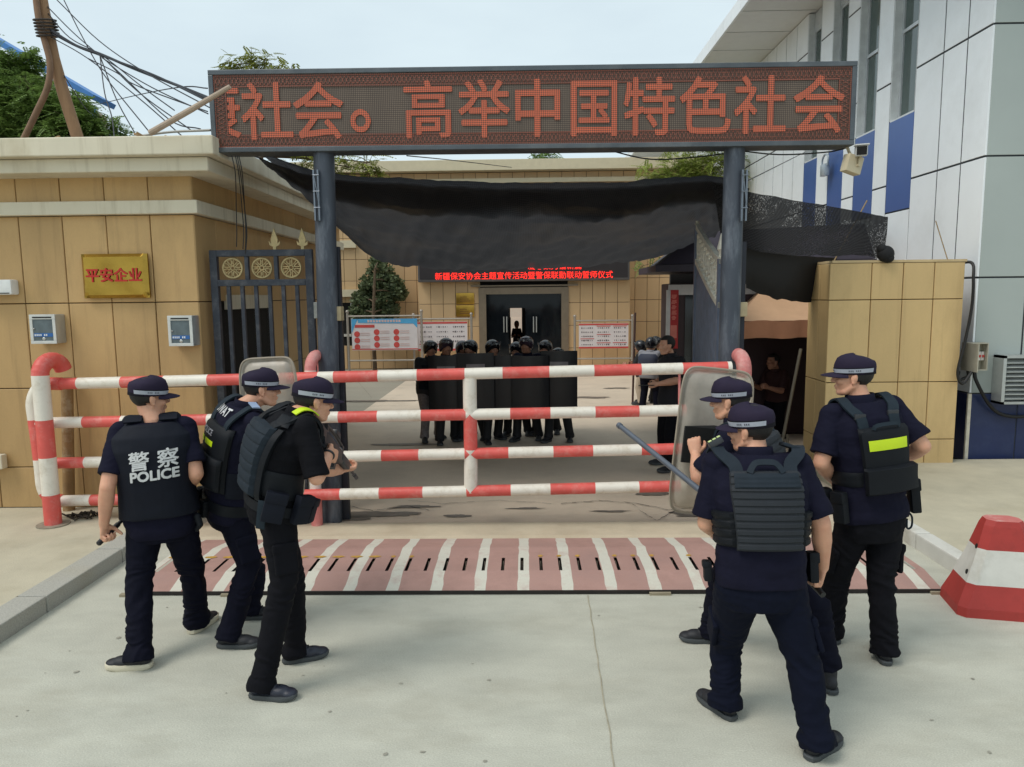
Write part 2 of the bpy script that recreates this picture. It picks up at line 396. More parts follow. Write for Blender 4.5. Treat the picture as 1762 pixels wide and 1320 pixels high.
g.panels(V((LX-.03,LY,0)), Y_, Z_, X_, [0,.5]+[.5+.55*i for i in range(1,10)]+[5.73], [.02,1.37,2.23,3.09], .009, .032, skip=lambda y, z: .62 < y < 2.1 and z < 2.2)
g.panels(V((LX-.03,LY,0)), Y_, Z_, X_, [0,.5]+[.5+.55*i for i in range(1,10)]+[5.73], [3.22,3.5], .009, .032)
g.build('wall', Mtan, t)
def ledge(mb, z0, z1, out, x0=-14, y1=13):
    """moulding that wraps round the corner"""
    prof = [V((0,0,z0)), V((0,0,z1))]
    mb.prism([V((x0,LY-out,z0)), V((LX+out,LY-out,z0)), V((LX+out,y1,z0)), V((LX-.05,y1,z0)), V((LX-.05,LY+.05,z0)), V((x0,LY+.05,z0))], V((0,0,z1-z0)))
g = MB(); ledge(g, 3.455, 3.585, .30); ledge(g, 3.588, 3.76, .40); g.build('cornice', Mcor, t, bevel=.012)
g = MB(); ledge(g, 3.092, 3.222, .07); g.build('white_band', Mcor, t, bevel=.008)
g = MB(); g.ab((-14,LY+.2,3.5), (LX-.1,13,3.70)); g.build('roof', pm('roof_felt', (120,112,100), .9, var=.2), t)
# corner moulding of the tan wall and side window with its white lintel
g = MB(); ya, yb = LY+.66, LY+2.05
g.ab((LX-.02,ya,2.14), (LX+.03,yb,2.30)); g.build('lintel', Mcor, t)
wn = MB()
for q in (ya, ya+.44, ya+.9, yb-.05): wn.ab((LX-.10,q,.3), (LX-.03,q+.05,2.14))
wn.ab((LX-.095,ya,.3), (LX-.035,yb,.35)); wn.ab((LX-.095,ya,1.5), (LX-.035,yb,1.54))
wf = wn.build('window', pm('alu', (170,170,165), .4, .6), t)
g = MB(); g.ab((LX-.075,ya,.3), (LX-.068,yb,2.14)); g.build('pane', pm('glass_dark', (26,32,36), .08, var=.3, scale=2), wf)
# front window at the far left with mesh grille and stone sill
g = MB(); wx0, wx1 = -7.6, -5.48
g.ab((wx0,LY-.03,.68), (wx1,LY+.0,.74)); g.ab((wx1-.05,LY-.03,.74), (wx1,LY,2.1)); g.ab((wx0,LY-.03,1.58), (wx1-.05,LY-.01,1.64)); g.ab((wx1-.4,LY-.029,.74), (wx1-.36,LY-.011,1.58))
wf = g.build('window', pm('sash', (120,116,106), .6), t)
g = MB(); g.ab((wx0,LY+.005,.68), (wx1,LY+.03,2.1)); g.build('pane', MATS['glass_dark'], wf)
g = MB(); n = 0
for i in range(60):
    x = wx1-.05-.033*i
    if x < wx0: break
    g.tube([V((x,LY-.035,.76)), V((x-.45,LY-.035,1.56))], .0025, 4); g.tube([V((x-.45,LY-.037,.76)), V((x,LY-.037,1.56))], .0025, 4)
g.build('grille', pm('grille', (90,86,78), .6, .4), wf)
g = MB(); g.ab((wx0-.05,LY-.11,.55), (wx1+.13,LY-.02,.70), .015); g.build('sill', Mcor, t)
# brass plaque
t = thing('plaque', 'brass plaque with four red characters on the tan front wall', 'plaque', at(199,514,LY-.03))
c0 = at(199,475,LY-.05)
g = MB(); pts = []; nx, nz = 20, 14
for j in range(nz+1):
    for i in range(nx+1):
        a, b = i/nx-.5, j/nz-.5
        e = max(abs(a), abs(b))*2; d = .028*(1-max(0,(e-.9)/.1)) + .006*math.sin(a*9+b*4)*(1-e)
        pts.append(c0 + V((a*.66, -d, b*.435)))
fs = [(j*(nx+1)+i, j*(nx+1)+i+1, (j+1)*(nx+1)+i+1, (j+1)*(nx+1)+i) for j in range(nz) for i in range(nx)]
g.add(pts, fs); g.ab(c0+V((-.33,0,-.2175)), c0+V((.33,.02,.2175))); g.build('plate', pm('brass', (176,142,62), .22, .9, var=.15, scale=4, bump=.25, bscale=5), t, smooth=True)
g = MB(); text_on(g, '平安企业', .142, lambda x, y: c0+V((x,-.036,y-.045)), .004); g.build('lettering', pm('red_enamel', (186,30,22), .4), t)
# two small letter boxes
def letter_box(u0, u1, v0, v1, lab):
    a, b = at(u0, v1, LY-.16), at(u1, v0, LY-.16); wd, h = b.x-a.x, b.z-a.z
    t = thing('letter_box', lab, 'letter box', ((a.x+b.x)/2, LY, a.z), 'letter boxes on the tan wall')
    Ma = pm('alu_box', (186,190,188), .35, .55, var=.06)
    g = MB(); g.box(((a.x+b.x)/2, LY-.075, (a.z+b.z)/2), (wd, .145, h), None, .012); g.build('body', Ma, t, smooth=True)
    g = MB(); f = .03; y0 = LY-.152
    for q in ((a.x,a.z,b.x,a.z+f),(a.x,b.z-f*1.6,b.x,b.z),(a.x,a.z+f,a.x+f,b.z-f*1.6),(b.x-f,a.z+f,b.x,b.z-f*1.6)): g.ab((q[0],y0-.012,q[1]), (q[2],y0,q[3]), .004)
    fr = g.build('door', pm('alu_light', (205,207,203), .4, .3), t)
    g = MB(); g.ab((a.x+f,y0-.004,a.z+f), (b.x-f,y0,b.z-f*1.6)); g.build('window', pm('box_glass', (92,104,108), .15, var=.25, scale=9), fr)
    g = MB(); g.ab((a.x+.035,y0-.016,b.z-.035), (b.x-.035,y0-.011,b.z-.022)); g.build('slot', M_dark, fr)
    g = MB(); g.ab((a.x+f+.006,y0-.008,a.z+.07), (b.x-f-.006,y0-.0045,a.z+.105)); lb = g.build('label_strip', pm('label_blue', (40,96,160), .4), t)
    g = MB()
    for k in range(7):
        if k != 4: g.ab((a.x+f+.012+k*.019,y0-.0105,a.z+.078), (a.x+f+.024+k*.019,y0-.0088,a.z+.097))
    struct(g.build('label_marks', pm('label_white', (215,222,228), .5), lb), 'stuff')
    g = MB(); g.ell(V(((a.x+b.x)/2,y0-.006,a.z+.05)), (.017,.006,.017)); g.build('emblem', pm('steel_lt', (190,190,186), .3, .8), t, smooth=True)
    g = MB(); g.ell(V((a.x+f+.012,y0-.008,a.z+.15)), (.008,.01,.008)); g.build('lock', pm('steel_lt', (190,190,186), .3, .8), t, smooth=True)
letter_box(54,94,541,592,'grey metal letter box on the tan wall left of the brass plaque')
letter_box(291,330,543,596,'grey metal letter box on the tan wall right of the brass plaque')
t = thing('wall_lamp_box', 'white plastic box cut off by the left picture edge on tan wall', 'junction box', at(0,508,LY))
a, b = at(-40,508,LY-.1), at(20,481,LY-.1); g = MB(); g.ab((a.x,LY-.12,a.z), (b.x,LY,b.z), .02); g.build('case', pm('white_plastic', (220,222,220), .4), t, smooth=True)
g = MB(); g.ab((a.x,LY-.127,a.z+.012), (b.x-.02,LY-.122,a.z+.02)); g.build('seam', M_dark, t)
# roof clutter
g = MB(); random.seed(3)
for k in range(40):
    x = random.uniform(-4.6,-3.1); p = V((x,LY-.1+random.uniform(-.15,.3),3.76)); q = p+V((random.uniform(-.25,.25),random.uniform(-.2,.2),random.uniform(.0,.07)))
    g.tube([p, q], .012, 5)
tag(g.build('brushwood', pm('dry_wood', (150,124,92), .9, var=.3, scale=20)), 'heap of dry sticks on the left cornice beside the big sign', 'brushwood')
g = MB(); g.tube(catmull([at(200,241,7.2), at(285,228,7.2), at(362,224,7.15)]), .012, 8)
tag(g.build('pipe', pm('grey_pipe', (140,140,136), .5, .4)), 'thin grey pipe lying along the left cornice top', 'pipe')
g = MB(); g.tube([at(258,229,6.75), at(330,188,6.72), at(396,149,6.7)], [.028,.026,.02], 10)
tag(g.build('wooden_pole', pm('pale_wood', (168,150,132), .7, var=.15, scale=12)), 'pale bare pole slanting from left roof edge in front of the sign', 'pole')
g = MB()
for k, (u, du) in enumerate(((405,4),(411,14),(414,18),(417,10))):
    g.tube(catmull([at(u-6,268,6.93), at(u,300,6.95), at(u+du*.4,360,7.2), at(u+du*.6,400,7.22), at(u+du*.5,425+k*4,7.22)]), .005, 5)
tag(g.build('cable', pm('black_rubber', (20,19,19), .6)), 'thin black cables hanging down the left building corner', 'cable')
# brown drain pipe behind the striped post
g = MB(); g.tube([at(115,650,LY-.1), at(117,760,LY-.1), at(119,880,LY-.1)], .055, 12)
tag(g.build('drain_pipe', pm('drain_brown', (142,112,72), .6, var=.2, scale=5, stain=(200,190,165), stain_amt=.7, stain_scale=4), smooth=True), 'stained brown drain pipe on wall behind the leftmost striped post', 'pipe')
# ================================================================ STRIPED PIPE BARRIER
Mbr = pm('pipe_red', (214,90,82), .5, var=.12, scale=4, bump=.06, bscale=25, stain=(214,168,158), stain_amt=.42, stain_scale=11)
Mbw = pm('pipe_white', (228,221,208), .5, var=.05, scale=5, bump=.05, bscale=25, stain=(176,158,128), stain_amt=.5, stain_scale=9)
Mbp = pm('pipe_faded_red', (202,120,116), .55, var=.14, scale=6, bump=.08, bscale=25, stain=(220,190,180), stain_amt=.6, stain_scale=5)
BY = 6.86
def banded(mb, pts, r, mats_at, n=16, seg=None, jag=.012):
    """pipe along pts, each ring interval with its own paint"""
    o = mb.m; pts = [V(p) for p in pts]; x = None; rings = []
    for i, p in enumerate(pts):
        d = (pts[min(i+1, len(pts)-1)] - pts[max(i-1, 0)]).normalized()
        if x is None: x, y, _ = basis(d)
        else: x = (x-d*x.dot(d)).normalized(); y = d.cross(x)
        rings.append([p + (x*math.cos(2*math.pi*j/n) + y*math.sin(2*math.pi*j/n))*r for j in range(n)])
    for i in range(len(pts)-1):
        mb.m = mats_at(i); mb.loft([rings[i], rings[i+1]], cap=False)
    mb.m = mats_at(0); mb.add(rings[0], [tuple(range(n))]); mb.m = mats_at(len(pts)-2); mb.add(rings[-1], [tuple(range(n))]); mb.m = o
def rail(name, par, v0, v1, u0, u1, bands, r=.055):
    """bands: photo columns where the paint changes, first band colour given by bands[0]"""
    vv = lambda u: v0 + (v1-v0)*(u-u0)/(u1-u0)
    us = [u0] + list(bands[1:]) + [u1]; first = bands[0]; g = MB(); pts = []; cols = []
    for i in range(len(us)-1):
        pts.append(at(us[i], vv(us[i]), BY)); cols.append((first+i) % 2)
        mid = at((us[i]+us[i+1])/2, vv((us[i]+us[i+1])/2), BY); pts.append(mid); cols.append((first+i) % 2)
    pts.append(at(us[-1], vv(us[-1]), BY))
    banded(g, pts, r, lambda i: cols[i]); return g.build(name, [Mbw, Mbr], par, smooth=True)
t = thing('barrier', 'long red and white striped four rail pipe barrier across the gateway', 'barrier', V((-.3,BY,0)))
# 1 = red first
rail('rail', t, 660.5, 632, 104, 1258, (1,135,210,283,359,415,482,548,575,651,718,800,865,945,1022,1103,1174,1251))
rail('rail', t, 728, 706, 62, 1180, (0,145,210,305,358,440,510,583,650,725,802,878,947,1024,1099,1172))
rail('rail', t, 797.5, 772, 70, 1180, (1,148,222,300,360,440,520,590,657,721,800,875,952,1020,1103,1175))
rail('rail', t, 862, 836, 104, 1180, (0,158,215,285,345,363,450,520,586,653,728,803,879,947,1024,1099,1170))
# rounded left end joining top and bottom rails
e = catmull([at(106,660.5,BY), at(84,661,BY), at(66,670,BY), at(57,692,BY), at(60,722,BY), at(66,765,BY), at(71,806,BY), at(75,838,BY), at(86,856,BY), at(106,862,BY)], 5)
g = MB()
def endcol(i):
    v = CV - FPX*((e[i]-CPOS).dot(CUP))/((e[i]-CPOS).dot(_fw)); u = CU + FPX*((e[i]-CPOS).dot(CR))/((e[i]-CPOS).dot(_fw))
    return 1 if (u > 88 and v < 680) or 720 < v < 783 or v > 845 else 0
banded(g, e, .062, endcol); g.build('rounded_end', [Mbw, Mbr], t, smooth=True)
# upright stiffener in the middle
g = MB(); ups = [at(808,650,BY+.01), at(809,712,BY+.01), at(810,773,BY+.01), at(810,846,BY+.01)]
banded(g, ups, .066, lambda i: 1 if i == 1 else 0); g.build('upright', [Mbw, Mbr], t, smooth=True)
g = MB(); g.tube([at(1169,640,BY), at(1169,702,BY)], .012, 8); g.build('thin_rod', Mbp, t, smooth=True)
# hooped posts the rails slide through
def hoop(u, vb, vt, dep, du, cols, lab, grp, r, z0=0.0, hook=False):
    f = gnd(u, vb, z0); zt = at(u, vt, f.y+dep/2).z
    dx = du; bk = f + V((dx, dep, 0)); rr = math.hypot(dx, dep)/2; mid = (f+bk)/2; ax = (bk-f).normalized()
    t = thing('hoop_post', lab, 'post', f, grp)
    pts = []; h = zt-z0-r-rr; cl = []
    n = cols(0) if False else None
    for k in range(25): pts.append(f+V((0,0,h*k/24)))
    for k in range(1, 13):
        a = math.pi*k/12
        if hook and a > math.pi*.93: break
        pts.append(mid + V((0,0,z0+h-mid.z)) - ax*rr*math.cos(a) + Z_*rr*math.sin(a))
    if not hook:
        for k in range(1, 9): pts.append(bk+V((0,0,h*(1-k/8))))
    g = MB(); banded(g, pts, r, lambda i: cols(i)); g.build('pipe', [Mbw, Mbr, Mbp], t, smooth=True)
    g = MB(); g.tube([f-V((0,0,.0)), f+V((0,0,.012))], r*1.9, 20)
    if not hook: g.tube([bk, bk+V((0,0,.012))], r*1.7, 20)
    g.build('base_flange', pm('flange', (150,142,126), .7, .3, var=.2, scale=20), t, smooth=True)
    return t
hoop(92, 903, 606, .26, .06, lambda i: (1 if i < 5 else 0 if i < 11 else 1 if i < 17 else 0 if i < 24 else 1), 'red and white striped post with hooked red top, leftmost by the drain pipe', 'hooped barrier posts', .076, WALK, True)
hoop(546, 908, 602, .26, .05, lambda i: (2 if i < 6 else 0 if i < 9 else 2 if i < 21 else 0 if i < 24 else 2), 'faded pink hoop post left of the gateway with white paint runs', 'hooped barrier posts', .056)
hoop(1273, 905, 599, .27, -.035, lambda i: 2 if not 18 <= i < 23 else 0, 'faded pink hoop post at the right end of the rails', 'hooped barrier posts', .070, 0.0, True)
g = MB(); random.seed(9)
for k in range(14):
    p = gnd(118+k*4, 893-random.uniform(0,8), WALK); g.tube(catmull([p, p+V((random.uniform(-.1,.1),random.uniform(-.08,.08),.05)), p+V((random.uniform(-.15,.15),random.uniform(-.1,.1),.01))],4), .008, 5)
tag(g.build('rope_heap', pm('rope_dark', (56,48,40), .9, var=.3, scale=30)), 'small dark tangle of rope on pavement beside the leftmost striped post', 'rope')

# ================================================================ LED SIGN ON TWO STEEL POLES
Mst = pm('weathered_steel', (74,80,90), .55, .35, var=.22, scale=5, stretch=(1,1,.25), bump=.06, bscale=30, stain=(150,156,164), stain_amt=.5, stain_scale=5)
SY = 7.02
s0, s1 = at(358,120,SY), at(1475,107,SY); b0, b1 = at(388,262,SY), at(1472,251,SY)
sx0, sx1 = s0.x, s1.x; sz0, sz1 = (b0.z+b1.z)/2, (s0.z+s1.z)/2
slope = ((s1.z-s0.z)+(b1.z-b0.z))/2/(sx1-sx0)
def sp(x, z, d=0.0): return V((x, SY-d, z + (x-(sx0+sx1)/2)*slope*0.6))
t = thing('led_sign', 'long dot matrix LED sign with red characters above the gateway', 'LED sign', V(((sx0+sx1)/2,SY+.1,sz0)))
Md = bpy.data.materials.new('led_panel'); Md.use_nodes = True
def led_mat(M, base, emit, es, pitch, dotr=.36):
    M.use_nodes = True
    n = M.node_tree.nodes; L = M.node_tree.links; b = n['Principled BSDF']; b.inputs['Roughness'].default_value = .5
    tc = n.new('ShaderNodeTexCoord'); sc = n.new('ShaderNodeVectorMath'); sc.operation = 'SCALE'; sc.inputs['Scale'].default_value = 1/pitch
    fr = n.new('ShaderNodeVectorMath'); fr.operation = 'FRACTION'; sb = n.new('ShaderNodeVectorMath'); sb.operation = 'SUBTRACT'; sb.inputs[1].default_value = (.5,.5,.5)
    ml = n.new('ShaderNodeVectorMath'); ml.operation = 'MULTIPLY'; ml.inputs[1].default_value = (1,0,1); ln = n.new('ShaderNodeVectorMath'); ln.operation = 'LENGTH'
    L.new(tc.outputs['Object'], sc.inputs[0]); L.new(sc.outputs[0], fr.inputs[0]); L.new(fr.outputs[0], sb.inputs[0]); L.new(sb.outputs[0], ml.inputs[0]); L.new(ml.outputs[0], ln.inputs[0])
    r = n.new('ShaderNodeMapRange'); r.inputs[1].default_value = dotr-.06; r.inputs[2].default_value = dotr+.08; r.inputs[3].default_value = 1; r.inputs[4].default_value = 0
    L.new(ln.outputs['Value'], r.inputs[0])
    mx = n.new('ShaderNodeMixRGB'); mx.inputs[1].default_value = (*lin((70,56,46)), 1); mx.inputs[2].default_value = (*lin(base), 1)
    nz = n.new('ShaderNodeTexNoise'); nz.inputs['Scale'].default_value = 3; mp = n.new('ShaderNodeMapping'); mp.inputs['Scale'].default_value = (2.5,1,.3)
    L.new(tc.outputs['Object'], mp.inputs[0]); L.new(mp.outputs[0], nz.inputs['Vector'])
    mv = n.new('ShaderNodeMixRGB'); mv.blend_type = 'MULTIPLY'; mv.inputs[0].default_value = .35
    L.new(r.outputs[0], mx.inputs[0]); L.new(mx.outputs[0], mv.inputs[1]); L.new(nz.outputs['Fac'], mv.inputs[2]); L.new(mv.outputs[0], b.inputs['Base Color'])
    if emit:
        b.inputs['Emission Color'].default_value = (*lin(emit), 1); mu = n.new('ShaderNodeMath'); mu.operation = 'MULTIPLY'; mu.inputs[1].default_value = es
        L.new(r.outputs[0], mu.inputs[0]); L.new(mu.outputs[0], b.inputs['Emission Strength'])
    return M
led_mat(Md, (122,106,92), None, 0, .0175)
Ml = led_mat(bpy.data.materials.new('led_lit'), (176,92,64), (255,112,68), .20, .0175, .42)
Mb2 = led_mat(bpy.data.materials.new('led_border'), (146,84,64), (255,96,70), .02, .0175, .40)
Mb3 = pm('led_border_ground', (84,58,46), .6)
g = MB(); D = .22
def slab(mb, x0, x1, z0, z1, y0, y1):
    a = [sp(x0,z0), sp(x1,z0), sp(x1,z1), sp(x0,z1)]
    mb.add([V((p.x,SY+y0,p.z)) for p in a]+[V((p.x,SY+y1,p.z)) for p in a], [(0,1,2,3),(7,6,5,4),(0,4,5,1),(1,5,6,2),(2,6,7,3),(3,7,4,0)])
fw = .046
slab(g, sx0, sx1, sz1-fw, sz1, -.02, D); slab(g, sx0, sx1, sz0, sz0+fw, -.02, D)
slab(g, sx0, sx0+fw, sz0+fw, sz1-fw, -.02, D); slab(g, sx1-fw, sx1, sz0+fw, sz1-fw, -.02, D); slab(g, sx0+.02, sx1-.02, sz0+.02, sz1-.02, D-.03, D-.005)
g.build('frame', pm('sign_frame', (84,90,95), .45, .4, var=.15, scale=3, stain=(150,150,148), stain_amt=.3), t, bevel=.006)
# display field, lattice border, characters
ix0, ix1, iz0, iz1 = sx0+fw, sx1-fw, sz0+fw, sz1-fw; bw = .115
g = MB(); slab(g, ix0, ix1, iz0, iz1, 0, .03); disp = g.build('display', Md, t)
g = MB()
for q in ((ix0,ix1,iz1-bw,iz1),(ix0,ix1,iz0,iz0+bw),(ix0,ix0+bw,iz0+bw,iz1-bw),(ix1-bw,ix1,iz0+bw,iz1-bw)): slab(g, q[0], q[1], q[2], q[3], -.004, -.001)
g.build('border_ground', Mb3, disp)
g = MB(); lw = .0085
def flat(mb, x0, z0, x1, z1, wd, d):
    dx, dz = x1-x0, z1-z0; l = math.hypot(dx, dz); nx, nz = -dz/l*wd, dx/l*wd
    mb.quad(sp(x0-nx,z0-nz,d), sp(x1-nx,z1-nz,d), sp(x1+nx,z1+nz,d), sp(x0+nx,z0+nz,d))
for z in (iz0+.008, iz0+bw-.008, iz1-.008, iz1-bw+.008):
    e = 0 if z in (iz0+.008, iz1-.008) else bw-.008
    flat(g, ix0+e, z, ix1-e, z, .007, .0075)
for x in (ix0+.008, ix0+bw-.008, ix1-.008, ix1-bw+.008):
    e = 0 if x in (ix0+.008, ix1-.008) else bw-.008
    flat(g, x, iz0+e, x, iz1-e, .007, .0078)
lo, hi = .018, bw-.018; st = (hi-lo)
def lattice(fn, L):
    k = int(L/(st/2)); s = L/k
    for i in range(k):
        a, b = (lo, hi) if i % 2 == 0 else (hi, lo)
        for off in (0, 1):
            c, d2 = (a, b) if off == 0 else (b, a)
            p, q = fn(i*s, c), fn((i+1)*s, d2); flat(g, p[0], p[1], q[0], q[1], lw*.55, .0084+off*.0006)
lattice(lambda s, h: (ix0+s, iz0+h), ix1-ix0); lattice(lambda s, h: (ix0+s, iz1-h), ix1-ix0)
lattice(lambda s, h: (ix0+h, iz0+bw+s), iz1-iz0-2*bw); lattice(lambda s, h: (ix1-h, iz0+bw+s), iz1-iz0-2*bw)
g.build('border_lattice', Mb2, disp, recalc=False)
hh = iz1-iz0-2*bw; chars = '康社会。高举中国特色社会'; cx = [370,460,548,620,737,833,925,1022,1117,1213,1308,1408]
vs_all = MB()
for ch, u in zip(chars, cx):
    x = at(u, 190, SY).x; vs, fs = text_geo(ch, 1.0, 'LEFT')
    xs = [q[0] for q in vs]; zs_ = [q[1] for q in vs]; zc = (max(zs_)+min(zs_))/2; H = .535
    if ch == '高': vs_all.build('lettering', Ml, disp, recalc=False); vs_all = MB()
    if ch == '。': bx, s, zb = (max(xs)+min(xs))/2, .58, iz0+bw+.015-min(zs_)*.58*1.1
    else: s = .50; bx = .5; zb = (iz0+iz1)/2 - .385*s*1.10
    if ch == '康':
        bm = bmesh.new(); pv = [bm.verts.new((q[0],0,q[1])) for q in vs]
        for f in fs:
            try: bm.faces.new([pv[i] for i in f])
            except ValueError: pass
        cut = ((ix0+bw+.01) - x)/s + bx
        bmesh.ops.bisect_plane(bm, geom=bm.verts[:]+bm.edges[:]+bm.faces[:], plane_co=(cut,0,0), plane_no=(-1,0,0), clear_outer=True)
        bm.verts.index_update(); vs = [(q.co.x, q.co.z) for q in bm.verts]; fs = [[q.index for q in f.verts] for f in bm.faces]; bm.free()
    embolden(vs_all, vs, fs, lambda a, c: sp(x+(a-bx)*s, zb+c*s*1.10, .008), .016, V((0,-1,0)), .0006)
vs_all.build('lettering', Ml, disp, recalc=False)
# poles
def sign_pole(u0, u1, vt, ub, vb, lab):
    pb = gnd(ub, vb); x = at((u0+u1)/2, vt, pb.y).x; r = (u1-u0)/2*pb.y/FPX; top = V((x, pb.y, sz0+.02))
    t = thing('sign_pole', lab, 'pole', pb, 'steel poles under the LED sign')
    g = MB(); g.tube([pb, pb.lerp(top,.33), pb.lerp(top,.66), top], r, 24); g.build('shaft', Mst, t, smooth=True)
    g = MB(); z0 = at(u0, 300, pb.y).z
    sx = 1 if u0 > 900 else -1; xx = x + (r*.6 if sx > 0 else -r*.6); yy = pb.y-r-.015
    g.ab((xx-.02,yy-.02,z0-.45), (xx-.005,yy+.02,z0+.02)); g.ab((xx+.02,yy-.02,z0-.45), (xx+.035,yy+.02,z0+.02))
    g.tube([V((xx-.01,yy-.02,z0-.02)), V((xx+.03,yy-.02,z0-.3))], .006, 6)
    for q in (0,.15,.3): g.tube([V((xx-.02,yy-.022,z0-.03-q)), V((xx+.04,yy-.022,z0-.03-q))], .006, 6)
    g.build('mounting_rack', pm('rack_steel', (120,128,138), .4, .6, var=.15), t)
    return t, pb, r, x
tp, pL, rL, xL = sign_pole(540, 575, 268, 572, 897, 'left weathered steel pole holding the LED sign beside the roundel gate')
tp2, pR, rR, xR = sign_pole(1247, 1281, 260, 1246, 893, 'right weathered steel pole holding the LED sign beside open bar gate')
# flat bar bolted to the back of each pole
for tt, p, r, sx in ((tp, pL, rL, 1), (tp2, pR, rR, 1)):
    g = MB(); g.ab((p.x+sx*(r+.0)-(0.04 if sx>0 else 0), p.y+r*.4, .0), (p.x+sx*(r+.065), p.y+r*.4+.06, 2.75)); g.build('gate_stile', pm('stile_black', (44,46,54), .5, .3, var=.2, scale=8), tt)
    g = MB(); zc = at(580, 538, p.y).z; g.ab((p.x+sx*(r-.02), p.y-.02, zc-.08), (p.x+sx*(r+.075), p.y+r*.4+.065, zc+.06), .008); g.build('clamp', pm('clamp_beige', (176,160,126), .6, var=.15, scale=10), tt)
# ================================================================ GATES
Mgt = pm('gate_steel', (54,59,68), .5, .35, var=.22, scale=7, stain=(140,140,140), stain_amt=.3, stain_scale=8)
Mgold = pm('tarnished_gold', (176,158,116), .5, .5, var=.25, scale=15)
GY = 7.42
t = thing('side_gate', 'dark steel side gate with three round ornaments and arrow finials', 'gate', V((at(458,600,GY).x,GY,0)))
xa, xb = at(371,600,GY).x, at(545,600,GY).x; zt = at(450,430,GY).z; zm0, zm1 = at(450,492,GY).z, at(450,481,GY).z
g = MB()
bar = lambda x0,x1,z0,z1,d=.03: g.ab((x0,GY-d,z0),(x1,GY+d,z1))
bar(xa, xa+.075, .02, zt); bar(xb-.075, xb, .02, zt); bar(xa+.075, xb-.075, zt-.065, zt); bar(xa+.075, xb-.075, zm0-.0, zm1)
bar(xa+.075, xb-.075, .05, .12); zlow = at(450,685,GY).z; bar(xa+.075, xb-.075, zlow-.02, zlow+.02)
cw = (xb-xa-.15)/3
for k in (1,2): bar(xa+.075+cw*k-.02, xa+.075+cw*k+.02, zm1, zt-.065, .025)
g.build('gate_frame', Mgt, t, bevel=.004)
for k in range(6):
    g = MB(); x = xa+.075+(xb-xa-.15)*(k+.7)/6.4; g.ab((x-.018,GY-.018,.12),(x+.018,GY+.018,zm0)); g.build('gate_bar', Mgt, t)
for k in range(3):
    c = V((xa+.075+cw*(k+.5), GY, (zm1+zt-.065)/2)); R0 = min(cw, zt-.065-zm1)/2*.93; g = MB()
    def ring(c, r, th, n=28):
        g.tube([c+V((math.cos(2*math.pi*i/n)*r,0,math.sin(2*math.pi*i/n)*r)) for i in range(n+1)], th, 6)
    ring(c, R0-.01, .011); ring(c, .022, .008, 12)
    for q in range(8):
        a = 2*math.pi*q/8+.39; dx, dz = math.cos(a), math.sin(a); r1 = R0*.62
        p = c+V((dx*r1,0,dz*r1)); n_ = V((-dz,0,dx))
        heart = [c+V((dx*.03,0,dz*.03))] + [p+n_*R0*.17*s_ + V((dx,0,dz))*R0*q2 for s_, q2 in ((.9,-.05),(1.0,.18),(.5,.27),(0,.16),(-.5,.27),(-1,.18),(-.9,-.05))] + [c+V((dx*.03,0,dz*.03))]
        g.tube(catmull(heart,3), .0065, 5)
    g.build('roundel', Mgold, t, smooth=True)
for u in (473,521):
    p = at(u,430,GY); p.z = zt; g = MB()
    prof = [(-.016,0),(-.016,.03),(-.05,.045),(-.058,.085),(-.035,.065),(-.03,.06),(-.036,.10),(0,.215),(.036,.10),(.03,.06),(.035,.065),(.058,.085),(.05,.045),(.016,.03),(.016,0)]
    g.prism([p+V((x,-.009,z)) for x, z in prof], V((0,.018,0))); g.build('finial', Mgold, t)
g = MB(); g.ab((xb,GY-.05,at(540,548,GY).z), (xb+.07,GY+.03,at(540,520,GY).z), .006); g.build('latch_plate', pm('galv', (150,150,145), .4, .7, var=.2, scale=20), t)
# main leaf swung inward
Mgb = pm('bar_gate_steel', (102,112,130), .5, .3, var=.2, scale=7)
hx, hy, fx, fy = 1.965, 7.40, 2.10, 9.05
ax = V((fx-hx, fy-hy, 0)); Lg = ax.length; ax.normalize(); nx_ = V((ax.y,-ax.x,0))
t = thing('bar_gate', 'tall arched bar gate with scroll panel standing open inward', 'gate', V((hx,hy,0)))
topz = lambda s: 2.58 + .50*(s/Lg)**1.15
lowz = lambda s: topz(s)-.44+.03*(s/Lg)
gp = lambda s, z, o=0.: V((hx,hy,0)) + ax*s + nx_*o + V((0,0,z))
g = MB()
g2 = MB()
for fz in (topz, lowz):
    g2.loft([[gp(s,fz(s)-.03,-.025), gp(s,fz(s)-.03,.025), gp(s,fz(s)+.03,.025), gp(s,fz(s)+.03,-.025)] for s in np.linspace(0,Lg,14)])
for s in (0,Lg-.06): g.loft([[gp(s,z,-.03), gp(s+.06,z,-.03), gp(s+.06,z,.03), gp(s,z,.03)] for z in (.06, topz(s)+.02)])
g2.build('curved_rail', pm('scroll_pewter', (206,202,188), .5, .1, var=.2, scale=12), t)
g.loft([[gp(s,.08,-.025), gp(s,.08,.025), gp(s,.15,.025), gp(s,.15,-.025)] for s in (0,Lg)])
g.build('gate_frame', Mgb, t)
k = 0
for s in np.linspace(.12,Lg-.10,19):
    g = MB(); g.loft([[gp(s-.022,z,-.014), gp(s+.022,z,-.014), gp(s+.022,z,.014), gp(s-.022,z,.014)] for z in (.15, lowz(s)-.03)]); g.build('gate_bar', Mgb, t)
g = MB()
for i in range(9):
    s = .16+(Lg-.32)*i/8; zc = (topz(s)+lowz(s))/2
    for r, th in ((.085,.012),(.045,.010)): g.tube([gp(s+math.cos(a)*r, zc+math.sin(a)*r*1.7, 0) for a in np.linspace(0,2*math.pi,17)], th, 5)
    g.tube([gp(s-.1,zc-.15), gp(s+.1,zc+.15)], .011, 5); g.tube([gp(s-.1,zc+.15), gp(s+.1,zc-.15)], .011, 5)
